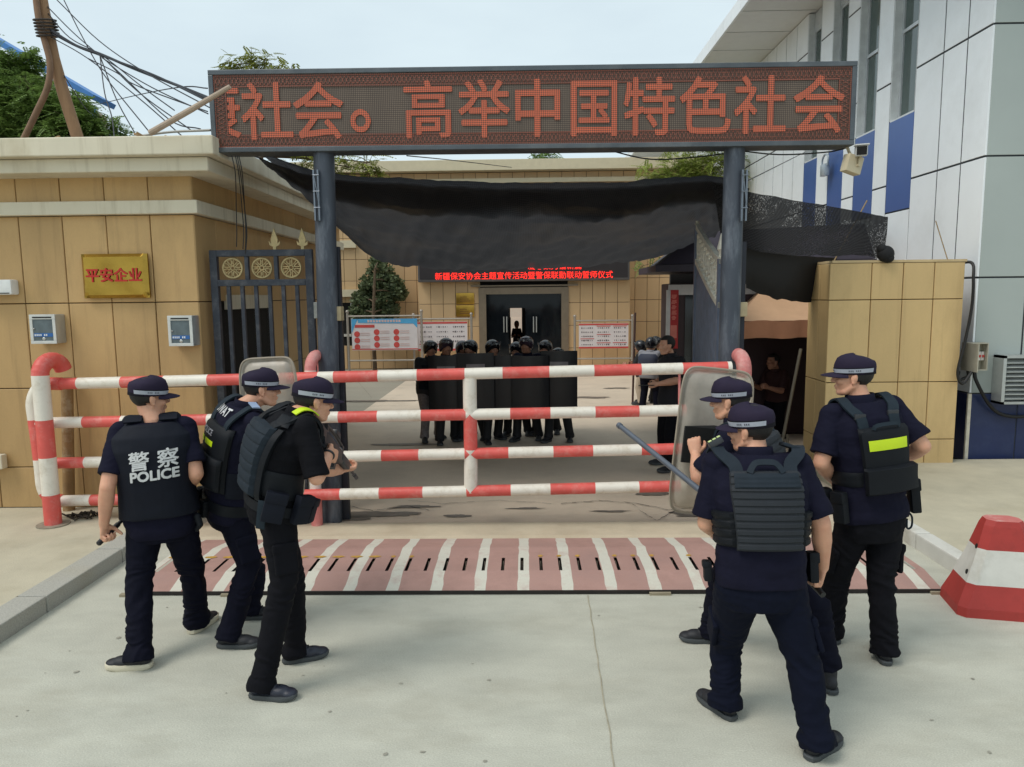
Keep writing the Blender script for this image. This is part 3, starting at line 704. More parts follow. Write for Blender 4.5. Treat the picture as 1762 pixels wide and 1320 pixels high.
g.build('scroll_panel', pm('scroll_pewter', (188,184,168), .5, .4, var=.2, scale=12), t, smooth=True)
for s in (.03, Lg-.03):
    g = MB(); p = gp(s, topz(s)+.03); g.tube([p, p+V((0,0,.05)), p+V((0,0,.08)), p+V((0,0,.24))], [.02,.02,.04,.003], 8); g.build('finial', MATS['scroll_pewter'], t, smooth=True)

# ================================================================ SHADE NET
Mn = bpy.data.materials.new('shade_net'); Mn.use_nodes = True; n = Mn.node_tree.nodes; L = Mn.node_tree.links; b = n['Principled BSDF']
b.inputs['Base Color'].default_value = (.016,.016,.019,1); b.inputs['Roughness'].default_value = .75; b.inputs['Specular IOR Level'].default_value = .2
tc = n.new('ShaderNodeTexCoord'); n1 = n.new('ShaderNodeTexNoise'); n1.inputs['Scale'].default_value = 55; n1.inputs['Detail'].default_value = 3
n2 = n.new('ShaderNodeTexNoise'); n2.inputs['Scale'].default_value = 1.1; n2.inputs['Detail'].default_value = 4
ma = n.new('ShaderNodeMath'); ma.operation = 'MULTIPLY_ADD'; ma.inputs[1].default_value = .55; L.new(n1.outputs['Fac'], ma.inputs[0]); L.new(n2.outputs['Fac'], ma.inputs[2])
wv = n.new('ShaderNodeTexWave'); wv.wave_type = 'BANDS'; wv.bands_direction = 'X'; wv.inputs['Scale'].default_value = 16; wv.inputs['Distortion'].default_value = 2.5; wv.inputs['Detail'].default_value = 3; wv.inputs['Detail Scale'].default_value = 2
wv2 = n.new('ShaderNodeTexWave'); wv2.wave_type = 'BANDS'; wv2.bands_direction = 'Y'; wv2.inputs['Scale'].default_value = 9; wv2.inputs['Distortion'].default_value = 4; wv2.inputs['Detail'].default_value = 3
for q in (wv, wv2): L.new(tc.outputs['Object'], q.inputs['Vector'])
wa = n.new('ShaderNodeMath'); wa.operation = 'ADD'; L.new(wv.outputs['Fac'], wa.inputs[0]); L.new(wv2.outputs['Fac'], wa.inputs[1])
wr = n.new('ShaderNodeMapRange'); wr.inputs[2].default_value = 2; wr.inputs[3].default_value = .35; wr.inputs[4].default_value = 1.5; L.new(wa.outputs[0], wr.inputs[0])
wc = n.new('ShaderNodeVectorMath'); wc.operation = 'SCALE'; wc.inputs[0].default_value = (.062,.062,.066); L.new(wr.outputs[0], wc.inputs['Scale'])
rr = n.new('ShaderNodeMapRange'); rr.inputs[1].default_value = .74; rr.inputs[2].default_value = .98; rr.inputs[3].default_value = .0; rr.inputs[4].default_value = .04
L.new(ma.outputs[0], rr.inputs[0]); L.new(tc.outputs['Object'], n1.inputs['Vector']); L.new(tc.outputs['Object'], n2.inputs['Vector'])
tr = n.new('ShaderNodeBsdfTransparent'); tl = n.new('ShaderNodeBsdfTranslucent'); tl.inputs[0].default_value = (.12,.12,.125,1)
L.new(wc.outputs[0], tl.inputs[0]); ms = n.new('ShaderNodeMixShader'); m2 = n.new('ShaderNodeMixShader'); m2.inputs[0].default_value = .45
L.new(b.outputs[0], m2.inputs[1]); L.new(tl.outputs[0], m2.inputs[2]); L.new(rr.outputs[0], ms.inputs[0]); L.new(m2.outputs[0], ms.inputs[1]); L.new(tr.outputs[0], ms.inputs[2]); L.new(ms.outputs[0], n['Material Output'].inputs[0])
def sheet(rows, ku=10, kv=8, wob=.03, seed=0):
    """rows of 3D control points -> smooth grid"""
    R = [catmull(r, ku) for r in rows]; cols = [catmull([r[i] for r in R], kv) for i in range(len(R[0]))]
    g = MB(); nr = len(cols[0]); vs = []
    for c in cols:
        for j, p in enumerate(c): vs.append(p + Z_*wob*(.35 if j < 3 else 1)*(noise.noise(p*2.3+V((seed,0,0)))+.6*noise.noise(V((p.x*7+p.y*1.5, p.y*.8, seed)))+.35*noise.noise(V((p.x*15-p.y*3, p.y*2, seed)))))
    g.add(vs, [(i*nr+j, (i+1)*nr+j, (i+1)*nr+j+1, i*nr+j+1) for i in range(len(cols)-1) for j in range(nr-1)]); return g
rows = [
 [at(424,262,7.25), at(548,304,7.35), at(700,316,7.4), at(880,324,7.4), at(1060,322,7.4), at(1222,312,7.3), at(1292,332,7.35)],
 [at(500,318,8.6), at(580,352,8.4), at(720,372,8.4), at(880,386,8.4), at(1050,384,8.4), at(1190,360,8.4), at(1275,368,8.3)],
 [at(560,372,10.4), at(620,404,10.2), at(730,420,10.2), at(860,440,10.1), at(1000,428,10.1), at(1140,412,10.2), at(1240,398,10.0)],
 [at(588,396,12.0), at(640,440,11.8), at(705,458,11.6), at(800,464,11.3), at(960,462,11.5), at(1110,447,11.8), at(1215,412,11.6)]]
g = sheet(rows, 26, 16, .05)
t = g.build('shade_net', Mn, None, smooth='all', recalc=False); tag(t, 'sagging black shade net stretched over the gateway behind the sign', 'shade net')
rows2 = [[p+V((0,.03,.035)) for p in rows[0]], [p+V((0,-.15,.10)) for p in rows[1]], [a.lerp(b,q)+V((0,0,.06)) for a, b, q in zip(rows[1], rows[2], (.7,.2,.05,.42,.3,.62,.9))]]
rows3 = [[p+V((0,.05,.06)) for p in rows[0]], [a.lerp(b,.6)+V((0,-.10,.10)) for a, b in zip(rows[0], rows[1])], [a.lerp(b,q)+V((0,0,.10)) for a, b, q in zip(rows[0], rows[1], (.9,.7,.95,.6,.85,.7,.95))]]
g = sheet(rows3, 26, 10, .05, 9); g.build('folded_layer', Mn, t, smooth='all', recalc=False)
rows = [
 [at(1224,312,7.3), at(1290,330,7.6), at(1380,347,8.2), at(1470,362,8.8), at(1528,374,9.1)],
 [at(1232,350,7.5), at(1295,372,7.8), at(1380,392,8.4), at(1465,400,8.9), at(1526,404,9.1)],
 [at(1240,405,7.9), at(1300,430,8.3), at(1385,440,8.9), at(1460,440,9.2), at(1520,444,9.25)]]
Mn2 = Mn.copy(); Mn2.name = 'shade_net_thin'; n = Mn2.node_tree.nodes; L = Mn2.node_tree.links
wn_ = n.new('ShaderNodeTexWhiteNoise'); sn = n.new('ShaderNodeVectorMath'); sn.operation = 'SNAP'; sn.inputs[1].default_value = (.011,.011,.011)
tc_ = [q for q in n if q.type == 'TEX_COORD'][0]; L.new(tc_.outputs['Object'], sn.inputs[0]); L.new(sn.outputs[0], wn_.inputs['Vector'])
bg_ = n.new('ShaderNodeTexNoise'); bg_.inputs['Scale'].default_value = 1.6; bg_.inputs['Detail'].default_value = 5; L.new(tc_.outputs['Object'], bg_.inputs['Vector'])
ad = n.new('ShaderNodeMath'); ad.operation = 'MULTIPLY_ADD'; ad.inputs[1].default_value = .42; L.new(wn_.outputs['Value'], ad.inputs[0]); L.new(bg_.outputs['Fac'], ad.inputs[2])
th = n.new('ShaderNodeMapRange'); th.inputs[1].default_value = .82; th.inputs[2].default_value = .95; th.inputs[3].default_value = .03; th.inputs[4].default_value = .42; L.new(ad.outputs[0], th.inputs[0])
mxs = [q for q in n if q.type == 'MIX_SHADER' and q.inputs[0].is_linked][0]; L.new(th.outputs[0], mxs.inputs[0])
g = sheet(rows, 8, 8, .03, 3); t = g.build('shade_net', Mn2, None, smooth='all', recalc=False); tag(t, 'see-through end of black shade net tied toward the blue and white building', 'shade net')
rows = [
 [at(1285,420,8.4), at(1340,435,8.8), at(1400,442,9.4), at(1440,444,9.6)],
 [at(1283,470,8.5), at(1335,485,8.9), at(1395,488,9.5), at(1435,480,9.7)],
 [at(1284,498,8.7), at(1330,512,9.1), at(1392,520,9.6), at(1430,515,9.8)]]
g = sheet(rows, 8, 6, .04, 8); g.build('hanging_flap', pm('net_dense', (20,20,22), .85), t, smooth='all', recalc=False)
g = MB(); c = at(1524,437,9.0); random.seed(2)
g.ell(c, (.10,.08,.10)); g.ell(c+V((.03,0,-.05)), (.07,.07,.06)); g.ell(c+V((-.05,.0,.06)), (.06,.06,.06)); g.build('knot', pm('net_dense', (20,20,22), .85), t, smooth=True)
# ================================================================ FAR BUILDING
FY, FB = 23.0, 22.0
Mfar = pm('far_tile', (200,168,126), .6, var=.06, scale=1.5, island=.05, stretch=(1,1,.3), bump=.03)
t = thing('far_building', 'tan tiled office building with dark glass entrance across the yard', 'building', V((0,FY+3,0)))
bx0, bx1 = at(721,560,FB).x, at(1084,560,FB).x
dx0, dx1 = at(837,560,FB).x, at(966,560,FB).x; dz = at(900,506,FB).z
g = MB(); g.ab((-11,FY+.03,0), (dx0-.25,FY+6,6.2)); g.ab((dx1+.25,FY+.03,0), (9.5,FY+6,6.2)); g.ab((dx0-.25,FY+.03,2.75), (dx1+.25,FY+6,6.2)); g.build('backing_wall', M_dark, t)
g = MB(); xs = [-11+.38*i for i in range(54)]
wxa, wxb = at(570,560,FY).x, at(612,560,FY).x
g.panels(V((0,FY+.03,0)), X_, Z_, -Y_, xs, [0,.75,1.42,2.1,2.78,3.45,4.1,4.72,5.4,6.05], .012, .03, skip=lambda x, z: (x < wxb+.2 and .75 < z < 2.1) or (bx0+.1 < x < bx1-.1 and z < 4.6))
n_ = 17; xs = [bx0+(bx1-bx0)*i/n_ for i in range(n_+1)]
g.panels(V((0,FB+.03,0)), X_, Z_, -Y_, xs, [0,.68,1.36,2.04,2.72,3.40,4.05,4.4], .012, .03, skip=lambda x, z: dx0-.2 < x < dx1+.2 and z < 2.72)
for x, s in ((bx0,1),(bx1,-1)): g.ab((min(x,x+.03*s),FB+.031,0), (max(x,x+.03*s),FY,4.4))
g.build('wall', Mfar, t)
g = MB(); g.ab((bx0+.04,FB+.035,2.45), (bx1-.04,FB+.6,4.39)); g.ab((bx0+.04,FB+.035,0), (dx0-.25,FB+.6,2.45)); g.ab((dx1+.25,FB+.035,0), (bx1-.04,FB+.6,2.45)); g.build('bay_core', M_dark, t)
g = MB(); g.ab((-11.2,FY-.35,6.06), (9.7,FY+6.2,6.38)); g.ab((-11,FY-.10,5.72), (9.5,FY+.0,5.86)); g.build('cornice', pm('far_cornice', (208,196,166), .7, var=.05), t, bevel=.01)
g = MB(); a, b = at(581,427,FY), at(613,414,FY); g.ab((-11,FY-.10,a.z), (b.x,FY-.01,b.z)); a, b = at(585,511,FY), at(634,498,FY); g.ab((-11,FY-.16,a.z), (b.x,FY-.01,b.z)); g.build('sill', pm('far_cornice', (208,196,166)), t)
a, b = at(520,580,FY), at(606,511,FY); wf = MB()
for q in (a.x, (a.x+b.x)/2+.3, b.x-.06): wf.ab((q,FY-.03,a.z), (q+.06,FY+.03,b.z))
wf.ab((a.x,FY-.03,a.z), (b.x,FY+.03,a.z+.08)); w_ = wf.build('window', pm('far_frame', (196,194,186), .5), t); g = MB(); g.ab((a.x,FY+.031,a.z), (b.x,FY+.04,b.z)); g.build('pane', pm('far_glass', (84,86,82), .12, var=.3, scale=1), w_)
# entrance: steel frame, dark glass leaves, glowing panel as daylight in the back door, a man
en = MB(); fr = .22
en.ab((dx0-fr,FB-.05,0), (dx0,FB+.25,dz)); en.ab((dx1,FB-.05,0), (dx1+fr,FB+.25,dz)); en.ab((dx0-fr,FB-.05,dz), (dx1+fr,FB+.25,dz+.20)); en.ab((dx0-.45,FB-.10,dz+.23), (dx1+.5,FB+.02,dz+.27))
d_ = en.build('entrance_door', pm('door_frame', (136,122,104), .35, .5, var=.1), t)
Mdg = pm('door_glass', (20,24,28), .06, var=.2, spec=.25)
dw = dx1-dx0; g = MB()
g.ab((dx0,FB+.12,0), (dx0+dw*.30,FB+.13,dz)); g.ab((dx1-dw*.27,FB+.12,0), (dx1,FB+.13,dz)); g.ab((dx0+dw*.30,FB+.12,dz-.42), (dx1-dw*.27,FB+.13,dz)); g.ab((dx0+dw*.52,FB+.12,0), (dx1-dw*.27,FB+.13,dz-.42)); g.build('pane', Mdg, d_)
for u in (867,872,918,923):
    g = MB(); q = at(u,560,FB+.05); g.ab((q.x-.015,FB+.03,at(u,572,FB).z), (q.x+.015,FB+.07,at(u,545,FB).z)); g.build('handle', pm('steel_lt', (190,190,186), .3, .8), d_)
g = MB(); g.ab((dx0-.2,FB+.62,.0), (dx0+.0,FB+3.5,2.6)); g.ab((dx1,FB+.62,0), (dx1+.2,FB+3.5,2.6)); g.ab((dx0,FB+3.4,0), (at(879,560,FB+3.4).x,FB+3.5,2.6)); g.ab((at(898,560,FB+3.4).x,FB+3.4,0), (dx1,FB+3.5,2.6)); g.ab((dx0-.2,FB+.6,2.6), (dx1+.2,FB+3.5,2.7)); g.build('hall', pm('hall_dark', (46,40,36), .6), t)
a, b = at(879,640,FB+3.45), at(898,546,FB+3.45)
g = MB(); g.ab((a.x,FB+3.42,0), (b.x,FB+3.44,b.z)); g.ab((a.x,FB+3.38,b.z), (b.x,FB+3.41,2.6)); g.build('glow_panel', pm('glow_white', (220,206,190), .6, emit=(226,208,188), estr=.5), t)  # emissive panel stands in for daylight beyond the back door
# board with running red text
t = thing('led_board', 'wide dark LED board with red running text above the far entrance', 'LED sign', V((0,FB-.1,at(900,485,FB).z)))
a, b = at(719,486,FB-.3), at(1084,425,FB-.3)
g = MB(); g.ab((a.x,FB-.3,a.z), (b.x,FB-.05,b.z), .03); g.build('case', pm('board_case', (92,88,86), .5, .2), t)
g = MB(); g.ab((a.x+.06,FB-.312,a.z+.08), (b.x-.06,FB-.302,b.z-.06)); g.build('screen', pm('board_black', (40,34,36), .5), t)
Mrt = pm('led_red', (255,40,30), .5, emit=(255,46,34), estr=1.5)
g = MB(); yl = FB-.32
x0, x1 = at(748,473,yl).x, at(1055,473,yl).x; s = '新疆保安协会主题宣传活动暨警保联勤联动誓师仪式'; size = (x1-x0)/23
text_on(g, s, size, lambda x, y: V((x0+x, yl, at(900,479,yl).z+y)), .0, 'LEFT'); g.build('lettering', Mrt, t, recalc=False); g = MB()
x2 = at(908,473,yl).x; text_on(g, '凝心聚力谱新篇', size, lambda x, y: V((x2+x, yl, at(900,463.5,yl).z+y)), .0, 'LEFT'); g.build('lettering', Mrt, t, recalc=False)
# brass plaques by the door
for i, (v0, v1, lab) in enumerate(((504,524,'upper small brass plaque left of the far glass entrance'),(525,545,'lower small brass plaque left of the far glass entrance'))):
    a, b = at(785,v1,FB-.03), at(816,v0,FB-.03); t = thing('plaque', lab, 'plaque', V(((a.x+b.x)/2,FB-.02,a.z)), 'brass plaques by the far entrance')
    g = MB(); pts = []; g.ab((a.x,FB-.05,a.z), (b.x,FB+.0,b.z), .012); g.build('plate', pm('brass_far', (190,150,66), .3, .85, var=.3, scale=3, bump=.5, bscale=3), t, smooth=True)
    g = MB()
    for k in range(3): g.ab((a.x+.12,FB-.053,a.z+.09+k*.06), (b.x-.12-.05*k,FB-.0515,a.z+.11+k*.06))
    g.build('engraving', pm('engraved', (120,80,34), .6), t)
# notice boards
Msteel = pm('board_steel', (168,160,150), .4, .5, var=.12)
def notice(u0, u1, v0, v1, vb, Y, lab, kind):
    a, b = at(u0,v1,Y), at(u1,v0,Y); t = thing('notice_board', lab, 'notice board', V(((a.x+b.x)/2,Y,0)), 'notice boards before the far building')
    g = MB(); z1 = b.z+.18
    for x in (a.x-.12, b.x+.12): g.tube([V((x,Y,0)), V((x,Y,z1))], .035, 10); g.ell(V((x,Y,z1+.03)), (.05,.05,.05), None, 10, 6)
    g.tube([V((a.x-.12,Y,b.z+.08)), V((b.x+.12,Y,b.z+.08))], .025, 8); g.tube([V((a.x-.12,Y,a.z-.3)), V((b.x+.12,Y,a.z-.3))], .025, 8)
    g.build('stand', Msteel, t, smooth=True)
    g = MB(); g.ab((a.x,Y-.04,a.z), (b.x,Y-.01,b.z)); g.build('sheet', pm('poster_white', (214,206,206), .5, var=.04), t)
    W, H = b.x-a.x, b.z-a.z; y = Y-.044; mk = MB(); red = MB(); blue = MB()
    P = lambda mb, x, z, w2, h2, d=0.: mb.ab((a.x+x*W-w2*W/2, y-.002-d, a.z+z*H-h2*H/2), (a.x+x*W+w2*W/2, y-d, a.z+z*H+h2*H/2))
    random.seed(int(u0))
    if kind == 0:
        blue.prism([V((a.x,y,b.z)), V((a.x+.10*W,y,b.z)), V((a.x+.05*W,y,b.z-.2*H)), V((a.x,y,b.z-.45*H))], (0,-.003,0)); blue.prism([V((a.x+.1*W,y,b.z)), V((b.x,y,b.z)), V((b.x,y,b.z-.3*H)), V((b.x-.06*W,y,b.z-.16*H)), V((a.x+.1*W,y,b.z-.12*H))], (0,-.003,0))
        P(red,.2,.77,.3,.09); P(red,.5,.035,1.0,.03,.0)
        for i in range(12): P(mk,.26+.043*i,.93,.03,.075,.004)
        for cx in (.08,.38,.68):
            for cz in (.58,.38,.17):
                if cx == .08: cz -= .06
                red.tube([V((a.x+cx*W,y-.003,a.z+cz*H)), V((a.x+cx*W,y,a.z+cz*H))], .085, 14)
                for k in range(2): P(mk,cx+.125,cz+.03-.06*k,.14,.022)
    else:
        P(red,.5,.96,1.0,.06); P(red,.5,.04,1.0,.07)
        for c in range(3):
            for r in range(5):
                cz = .82-.165*r
                if random.random() < .35: P(red,.17+.33*c,cz+.07,.28,.025)
                for k in range(6): P(mk,.06+.33*c+.042*k,cz,random.uniform(.01,.034),random.uniform(.02,.065))
    struct(red.build('red_marks', pm('poster_red', (196,72,66), .6), t), 'stuff')
    struct(mk.build('print_lines', pm('poster_ink', (96,88,92), .6) if kind else pm('poster_soft', (206,176,170), .6), t), 'stuff')
    if kind == 0: blue.build('blue_corners', pm('poster_blue', (78,160,206), .6), t)
notice(607,718,548,603,640,21.0,'notice board with blue corners and red dots, left of the three','a' and 0)
notice(720,804,553,604,640,21.4,'white notice board with small photographs left of the far entrance',1)
notice(996,1081,556,600,638,21.4,'white notice board with small photographs right of the far entrance',2)
# ================================================================ GUARD BOOTH
KX0 = at(1152,560,11.6).x; KY0, KY1 = 11.6, 12.35
t = thing('guard_booth', 'dark guard booth with overhanging purple roof behind the bar gate', 'booth', V((KX0+1.2,KY0+1.5,0)))
kz = at(1150,488,11.6).z
g = MB(); g.ab((KX0,KY0,.0), (KX0+2.6,KY1,kz), .02); g.build('wall', pm('booth_wall', (56,36,38), .6, var=.1), t)
g = MB(); zr = at(1128,468,11.2).z; xr = at(1127,460,11.2).x
g.prism([V((xr,KY0-.45,zr)), V((KX0+3,KY0-.45,zr)), V((KX0+3,KY0-.45,zr+.16)), V((xr,KY0-.45,zr+.10))], (0,KY1-KY0+.9,0))
g.prism([V((xr+.05,KY0-.4,zr+.11)), V((KX0+3,KY0-.4,zr+.165)), V((KX0+3,KY0-.0,zr+.72)), V((xr+.75,KY0+.0,zr+.62))], (0,KY1-KY0,0)); g.build('roof', pm('booth_roof', (48,42,54), .6, var=.12), t)
g = MB(); g.ab((KX0-.03,KY0-.03,kz-.18), (KX0+2.63,KY0-.002,kz-.02)); g.ab((KX0-.06,KY0-.06,0), (KX0-.002,KY0-.002,kz-.1)); g.build('trim', pm('booth_trim', (196,190,186), .5), t)
g = MB(); a, b = at(1177,640,KY0-.02), at(1206,506,KY0-.02); g.ab((a.x,KY0-.02,.05), (b.x+.6,KY0-.003,b.z)); g.build('door', pm('booth_glass', (30,34,38), .1, var=.2), t)
a, b = at(1151,600,KY0-.05), at(1168,499,KY0-.05)
ban = thing('banner', 'narrow red vertical banner hanging on the guard booth', 'banner', V(((a.x+b.x)/2,KY0-.03,a.z)))
g = MB(); g.ab((a.x,KY0-.045,a.z), (b.x,KY0-.025,b.z)); g.build('cloth', pm('banner_red', (176,46,46), .7), ban)
g = MB(); H = b.z-a.z; c = (a.x+b.x)/2; random.seed(4)
for k in range(5):
    for q in range(4): g.ab((c-.045+random.uniform(0,.02),KY0-.048,b.z-H*(.08+.09*k+.018*q)-.012), (c+.045-random.uniform(0,.03),KY0-.046,b.z-H*(.08+.09*k+.018*q)))
g.ab((c-.05,KY0-.048,a.z+.18*H), (c+.05,KY0-.046,a.z+.4*H)); g.build('print', pm('banner_print', (214,120,104), .6), ban)
# ================================================================ TENT AND ADDED DARK SHED ON THE RIGHT
ty = 10.4
t = thing('canopy_tent', 'tan pop-up canopy tent behind the tan block wall', 'tent', V((at(1345,600,ty+1.4).x,ty+1.4,0)))
x0, x1 = at(1258,570,ty).x, at(1258,570,ty).x+2.9; zb, zv, za = at(1340,582,ty).z, at(1340,552,ty).z, at(1330,490,ty+1.4).z
ap = V(((x0+x1)/2-.35, ty+1.4, za+.25)); crn = [V((x0,ty,zv)), V((x1,ty,zv)), V((x1,ty+2.9,zv)), V((x0,ty+2.9,zv))]
Mt_ = pm('tent_tan', (196,158,124), .8, var=.08, scale=3, bump=.1, bscale=8); g = MB()
for i in range(4):
    a, b = crn[i], crn[(i+1)%4]; K = 8; rows = []
    for j in range(K+1):
        s = j/K; rows.append([a.lerp(b, q/10).lerp(ap, s) - Z_*(.16*math.sin(math.pi*min(s*1.1,1))*(.4+.6*math.sin(math.pi*q/10))) for q in range(11)])
    g.loft(rows, cap=False, close=False)
g.build('canopy', Mt_, t, smooth='all', recalc=False)
g = MB()
for i in range(4):
    a, b = crn[i], crn[(i+1)%4]; n2_ = (b-a).normalized().cross(Z_)
    g.loft([[a.lerp(b,q/24)+n2_*(.012*math.sin(q*2.1)*k) - Z_*((zv-zb)*k/3+.01*math.sin(q*1.3)) for q in range(25)] for k in range(4)], cap=False, close=False)
g.build('valance', pm('tent_valance', (178,124,92), .8, var=.1, scale=4), t, smooth='all', recalc=False)
for c in crn:
    g = MB(); g.tube([V((c.x,c.y,0)), c], .025, 8); g.build('leg', pm('tent_leg', (120,120,118), .4, .6), t)
t = thing('added_shed', 'dark shed added to block light right of the gateway', 'shed', V((4.4,12,0)))
g = MB(); g.ab((2.55,12.9,0), (8,13.0,2.75)); g.ab((7.9,9.6,0), (8,12.9,2.75)); g.build('wall', pm('shed_shade_dark', (26,24,24), .8, var=.3, scale=2), t)  # dark wall and the roof over it added to keep this space unlit
g = MB(); zz = at(1300,540,11.5).z; a = at(1283,518,12.4); g.ab((2.7,12.3,a.z-.5), (8,13.4,a.z)); g.build('roof', pm('shed_roof', (150,152,150), .6), t)
g = MB()
for v in (611,632): p = at(1330,v,12.6); g.ab((2.7,12.5,p.z-.02), (6,12.55,p.z+.02))
g.build('rail', pm('shed_rail', (96,98,100), .5), t)
g = MB(); p = at(1300,545,12.2); g.ab((p.x-.4,12.25,p.z-.25), (p.x+.5,12.29,p.z+.32)); g.build('fascia_panel', pm('shed_green', (128,146,134), .6), t)
# ================================================================ TAN BLOCK WALL ON THE RIGHT
PY = 9.02
px0, px1 = at(1424,640,PY).x, at(1652,640,PY).x; pz = at(1500,452,PY).z
t = thing('block_wall', 'freestanding yellow tan panelled wall right of the gateway', 'wall', V(((px0+px1)/2,PY+.3,0)))
Mpl = pm('tan_yellow', (204,174,122), .6, streak=(150,122,80), streak_amt=.35, fine=.03, var=.07, scale=1.5, stretch=(1,1,.4), island=.05, stain=(150,120,80), stain_amt=.35, bump=.04, bscale=30)
g = MB(); g.ab((px0+.03,PY+.03,0), (px1-.01,PY+.7,pz-.01)); g.build('core', pm('joint_dark', (60,48,34), .9), t)
us = [1424,1496,1550,1603,1655]; xs = [at(u,560,PY).x for u in us]; zs = [.10,.62,1.16,at(1500,658,PY).z+.02,at(1500,516,PY).z,pz]
zs = [.05, .42, at(1500,658,PY).z, at(1500,516,PY).z, pz]
g = MB(); g.panels(V((0,PY+.03,0)), X_, Z_, -Y_, xs, zs, .010, .032); g.panels(V((px0+.03,PY,0)), Y_, Z_, -X_, [.0,.35,.7], zs, .010, .032); g.build('panel', Mpl, t)
g = MB(); g.ab((px0,PY-.005,pz), (px1,PY+.7,pz+.03)); g.build('coping', pm('cap_tan', (196,172,130), .7, var=.1), t)
g = MB(); p0 = at(1640,456,PY+.1)
g.tube(catmull([p0, p0+V((.15,-.12,.02)), at(1675,480,PY-.1), at(1672,530,PY-.08), at(1660,590,PY-.06), at(1648,640,PY-.05), at(1656,660,PY-.05), at(1672,640,PY-.02)]), .018, 8)
tag(g.build('cable', pm('black_rubber', (20,19,19), .6), smooth=True), 'thick black hose looping down the right end of tan block wall', 'cable')
g = MB(); g.tube([at(1432,455,PY+.2), at(1492,345,PY+.2)], .008, 6)
tag(g.build('rod', pm('bamboo', (150,128,92), .7)), 'thin bamboo rod standing on tan wall in front of the net', 'rod')
g = MB(); g.tube([at(1633,455,PY+.2), at(1610,380,PY+.2)], .006, 6)
tag(g.build('rod', pm('bamboo', (150,128,92), .7)), 'thin bare rod leaning on the white building above tan wall', 'rod')
# ================================================================ BLUE AND WHITE BUILDING
RX, RY = at(1676,560,9.3).x, 9.3
t = thing('white_building', 'white and blue aluminium panelled building on the right', 'building', V((RX+5,RY+8,0)))
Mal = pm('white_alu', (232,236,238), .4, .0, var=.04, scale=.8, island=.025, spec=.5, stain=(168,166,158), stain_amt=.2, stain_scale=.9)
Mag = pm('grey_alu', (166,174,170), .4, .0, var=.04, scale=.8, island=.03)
Mbl = pm('blue_alu', (66,96,156), .35, .1, var=.05, scale=1.5, island=.05); Mnb = pm('navy_base', (30,44,84), .4, .1, var=.15, scale=2, stain=(60,70,100), stain_amt=.5, stain_scale=3)
g = MB(); HZ = 7.75
g.ab((RX+.20,RY+.04,0), (RX+12,40,HZ)); g.build('core', pm('joint_dark2', (46,50,54), .9), t)
g = MB(); yb_ = RY+.05
for a_, b_ in [(11.05,11.78),(12.25,12.95),(13.42,14.05),(14.6,15.25),(40,40)]:
    g.ab((RX+.014,yb_,.02), (RX+.21,a_,HZ-.01)); yb_ = b_
    if a_ < 40: g.ab((RX+.015,a_,.02), (RX+.205,b_,4.84))
g.ab((RX+.03,RY+.013,.02), (RX+5.4,RY+.045,HZ-.012)); g.build('joint_backing', pm('joint_dark2', (46,50,54), .9), t)
pw = .50; ZS = [.95,2.42,3.9,5.45,7.0,HZ]
wins = [(11.05,11.78),(12.25,12.95),(13.42,14.05),(14.6,15.25)]
ysR = [0]; y = RY
edges = [RY, RY+.52, RY+1.08, 10.95] ; edges = [RY, 9.82, 10.36, 11.05]
for a, b in wins: edges += [a, b]
edges = sorted(set(edges)); y = 15.25
while y < 40: y += .62; edges.append(y)
inwin = lambda y, z=0: any(a < y < b for a, b in wins)
o = V((RX+.04,0,0))
g = MB(); g.panels(o, Y_, Z_, -X_, edges, ZS, .026, .034, .003, skip=lambda y, z: inwin(y) and z > 2.43)
g.panels(o, Y_, Z_, -X_, edges, [3.4,3.9], .012, .034, .006, skip=lambda y, z: True)
xsF = [RX+.02, RX+.62, RX+1.5, RX+2.6, RX+3.9, RX+5.2]
fo = V((0,RY+.04,0)); ZF = [.95,2.42,3.9,5.45,7.0,HZ]
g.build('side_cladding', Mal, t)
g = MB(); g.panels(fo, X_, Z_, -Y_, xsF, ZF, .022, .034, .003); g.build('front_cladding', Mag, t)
g = MB(); g.panels(fo, X_, Z_, -Y_, xsF, [.06,.95], .012, .034, .006); g.panels(o, Y_, Z_, -X_, edges[:4], [.06,.95], .012, .034, .006); g.build('navy_base', Mnb, t)
for a, b in wins:
    g = MB(); g.panels(o, Y_, Z_, -X_, [a,b], [3.48,4.86], .010, .032, .005); g.build('blue_spandrel', Mbl, t)
    g = MB(); g.panels(o, Y_, Z_, -X_, [a,b], [2.43,3.47], .016, .034, .005); g.build('apron_cladding', Mal, t)
for a, b in wins:
    wf = MB(); fz0, fz1 = 4.88, 7.4
    for yy in (a+.012, b-.075): wf.ab((RX+.12,yy,fz0), (RX+.17,yy+.05,fz1))
    for zz in (fz0, 6.15, fz1-.05): wf.ab((RX+.12,a+.062,zz), (RX+.17,b-.075,zz+.05))
    wf.ab((RX+.11,a+.012,fz1), (RX+.19,b-.024,HZ-.02))
    q = MB(); q.ab((RX+.008,b-.022,fz0-.01), (RX+.199,b-.002,HZ-.02)); q.ab((RX+.008,a+.002,fz0-.01), (RX+.199,a+.010,HZ-.02)); q.ab((RX+.010,a+.010,fz0-.035), (RX+.18,b-.022,fz0-.002)); q.build('reveal', pm('reveal_alu', (206,210,210), .45), t)
    w_ = wf.build('window', pm('win_frame', (196,200,202), .4, .3), t)
    q = MB(); q.ab((RX+.145,a+.062,fz0+.05), (RX+.15,b-.075,fz1-.05)); q.build('pane', pm('win_glass', (74,88,84), .06, var=.2, scale=2, spec=.8), w_)
g = MB(); ox = at(1228,110,17.2).x
ye = list(np.arange(8.2,40,1.15))
for i in range(len(ye)-1): g.ab((ox,ye[i]+.008,HZ), (RX+.3,ye[i+1]-.028,HZ+.04))
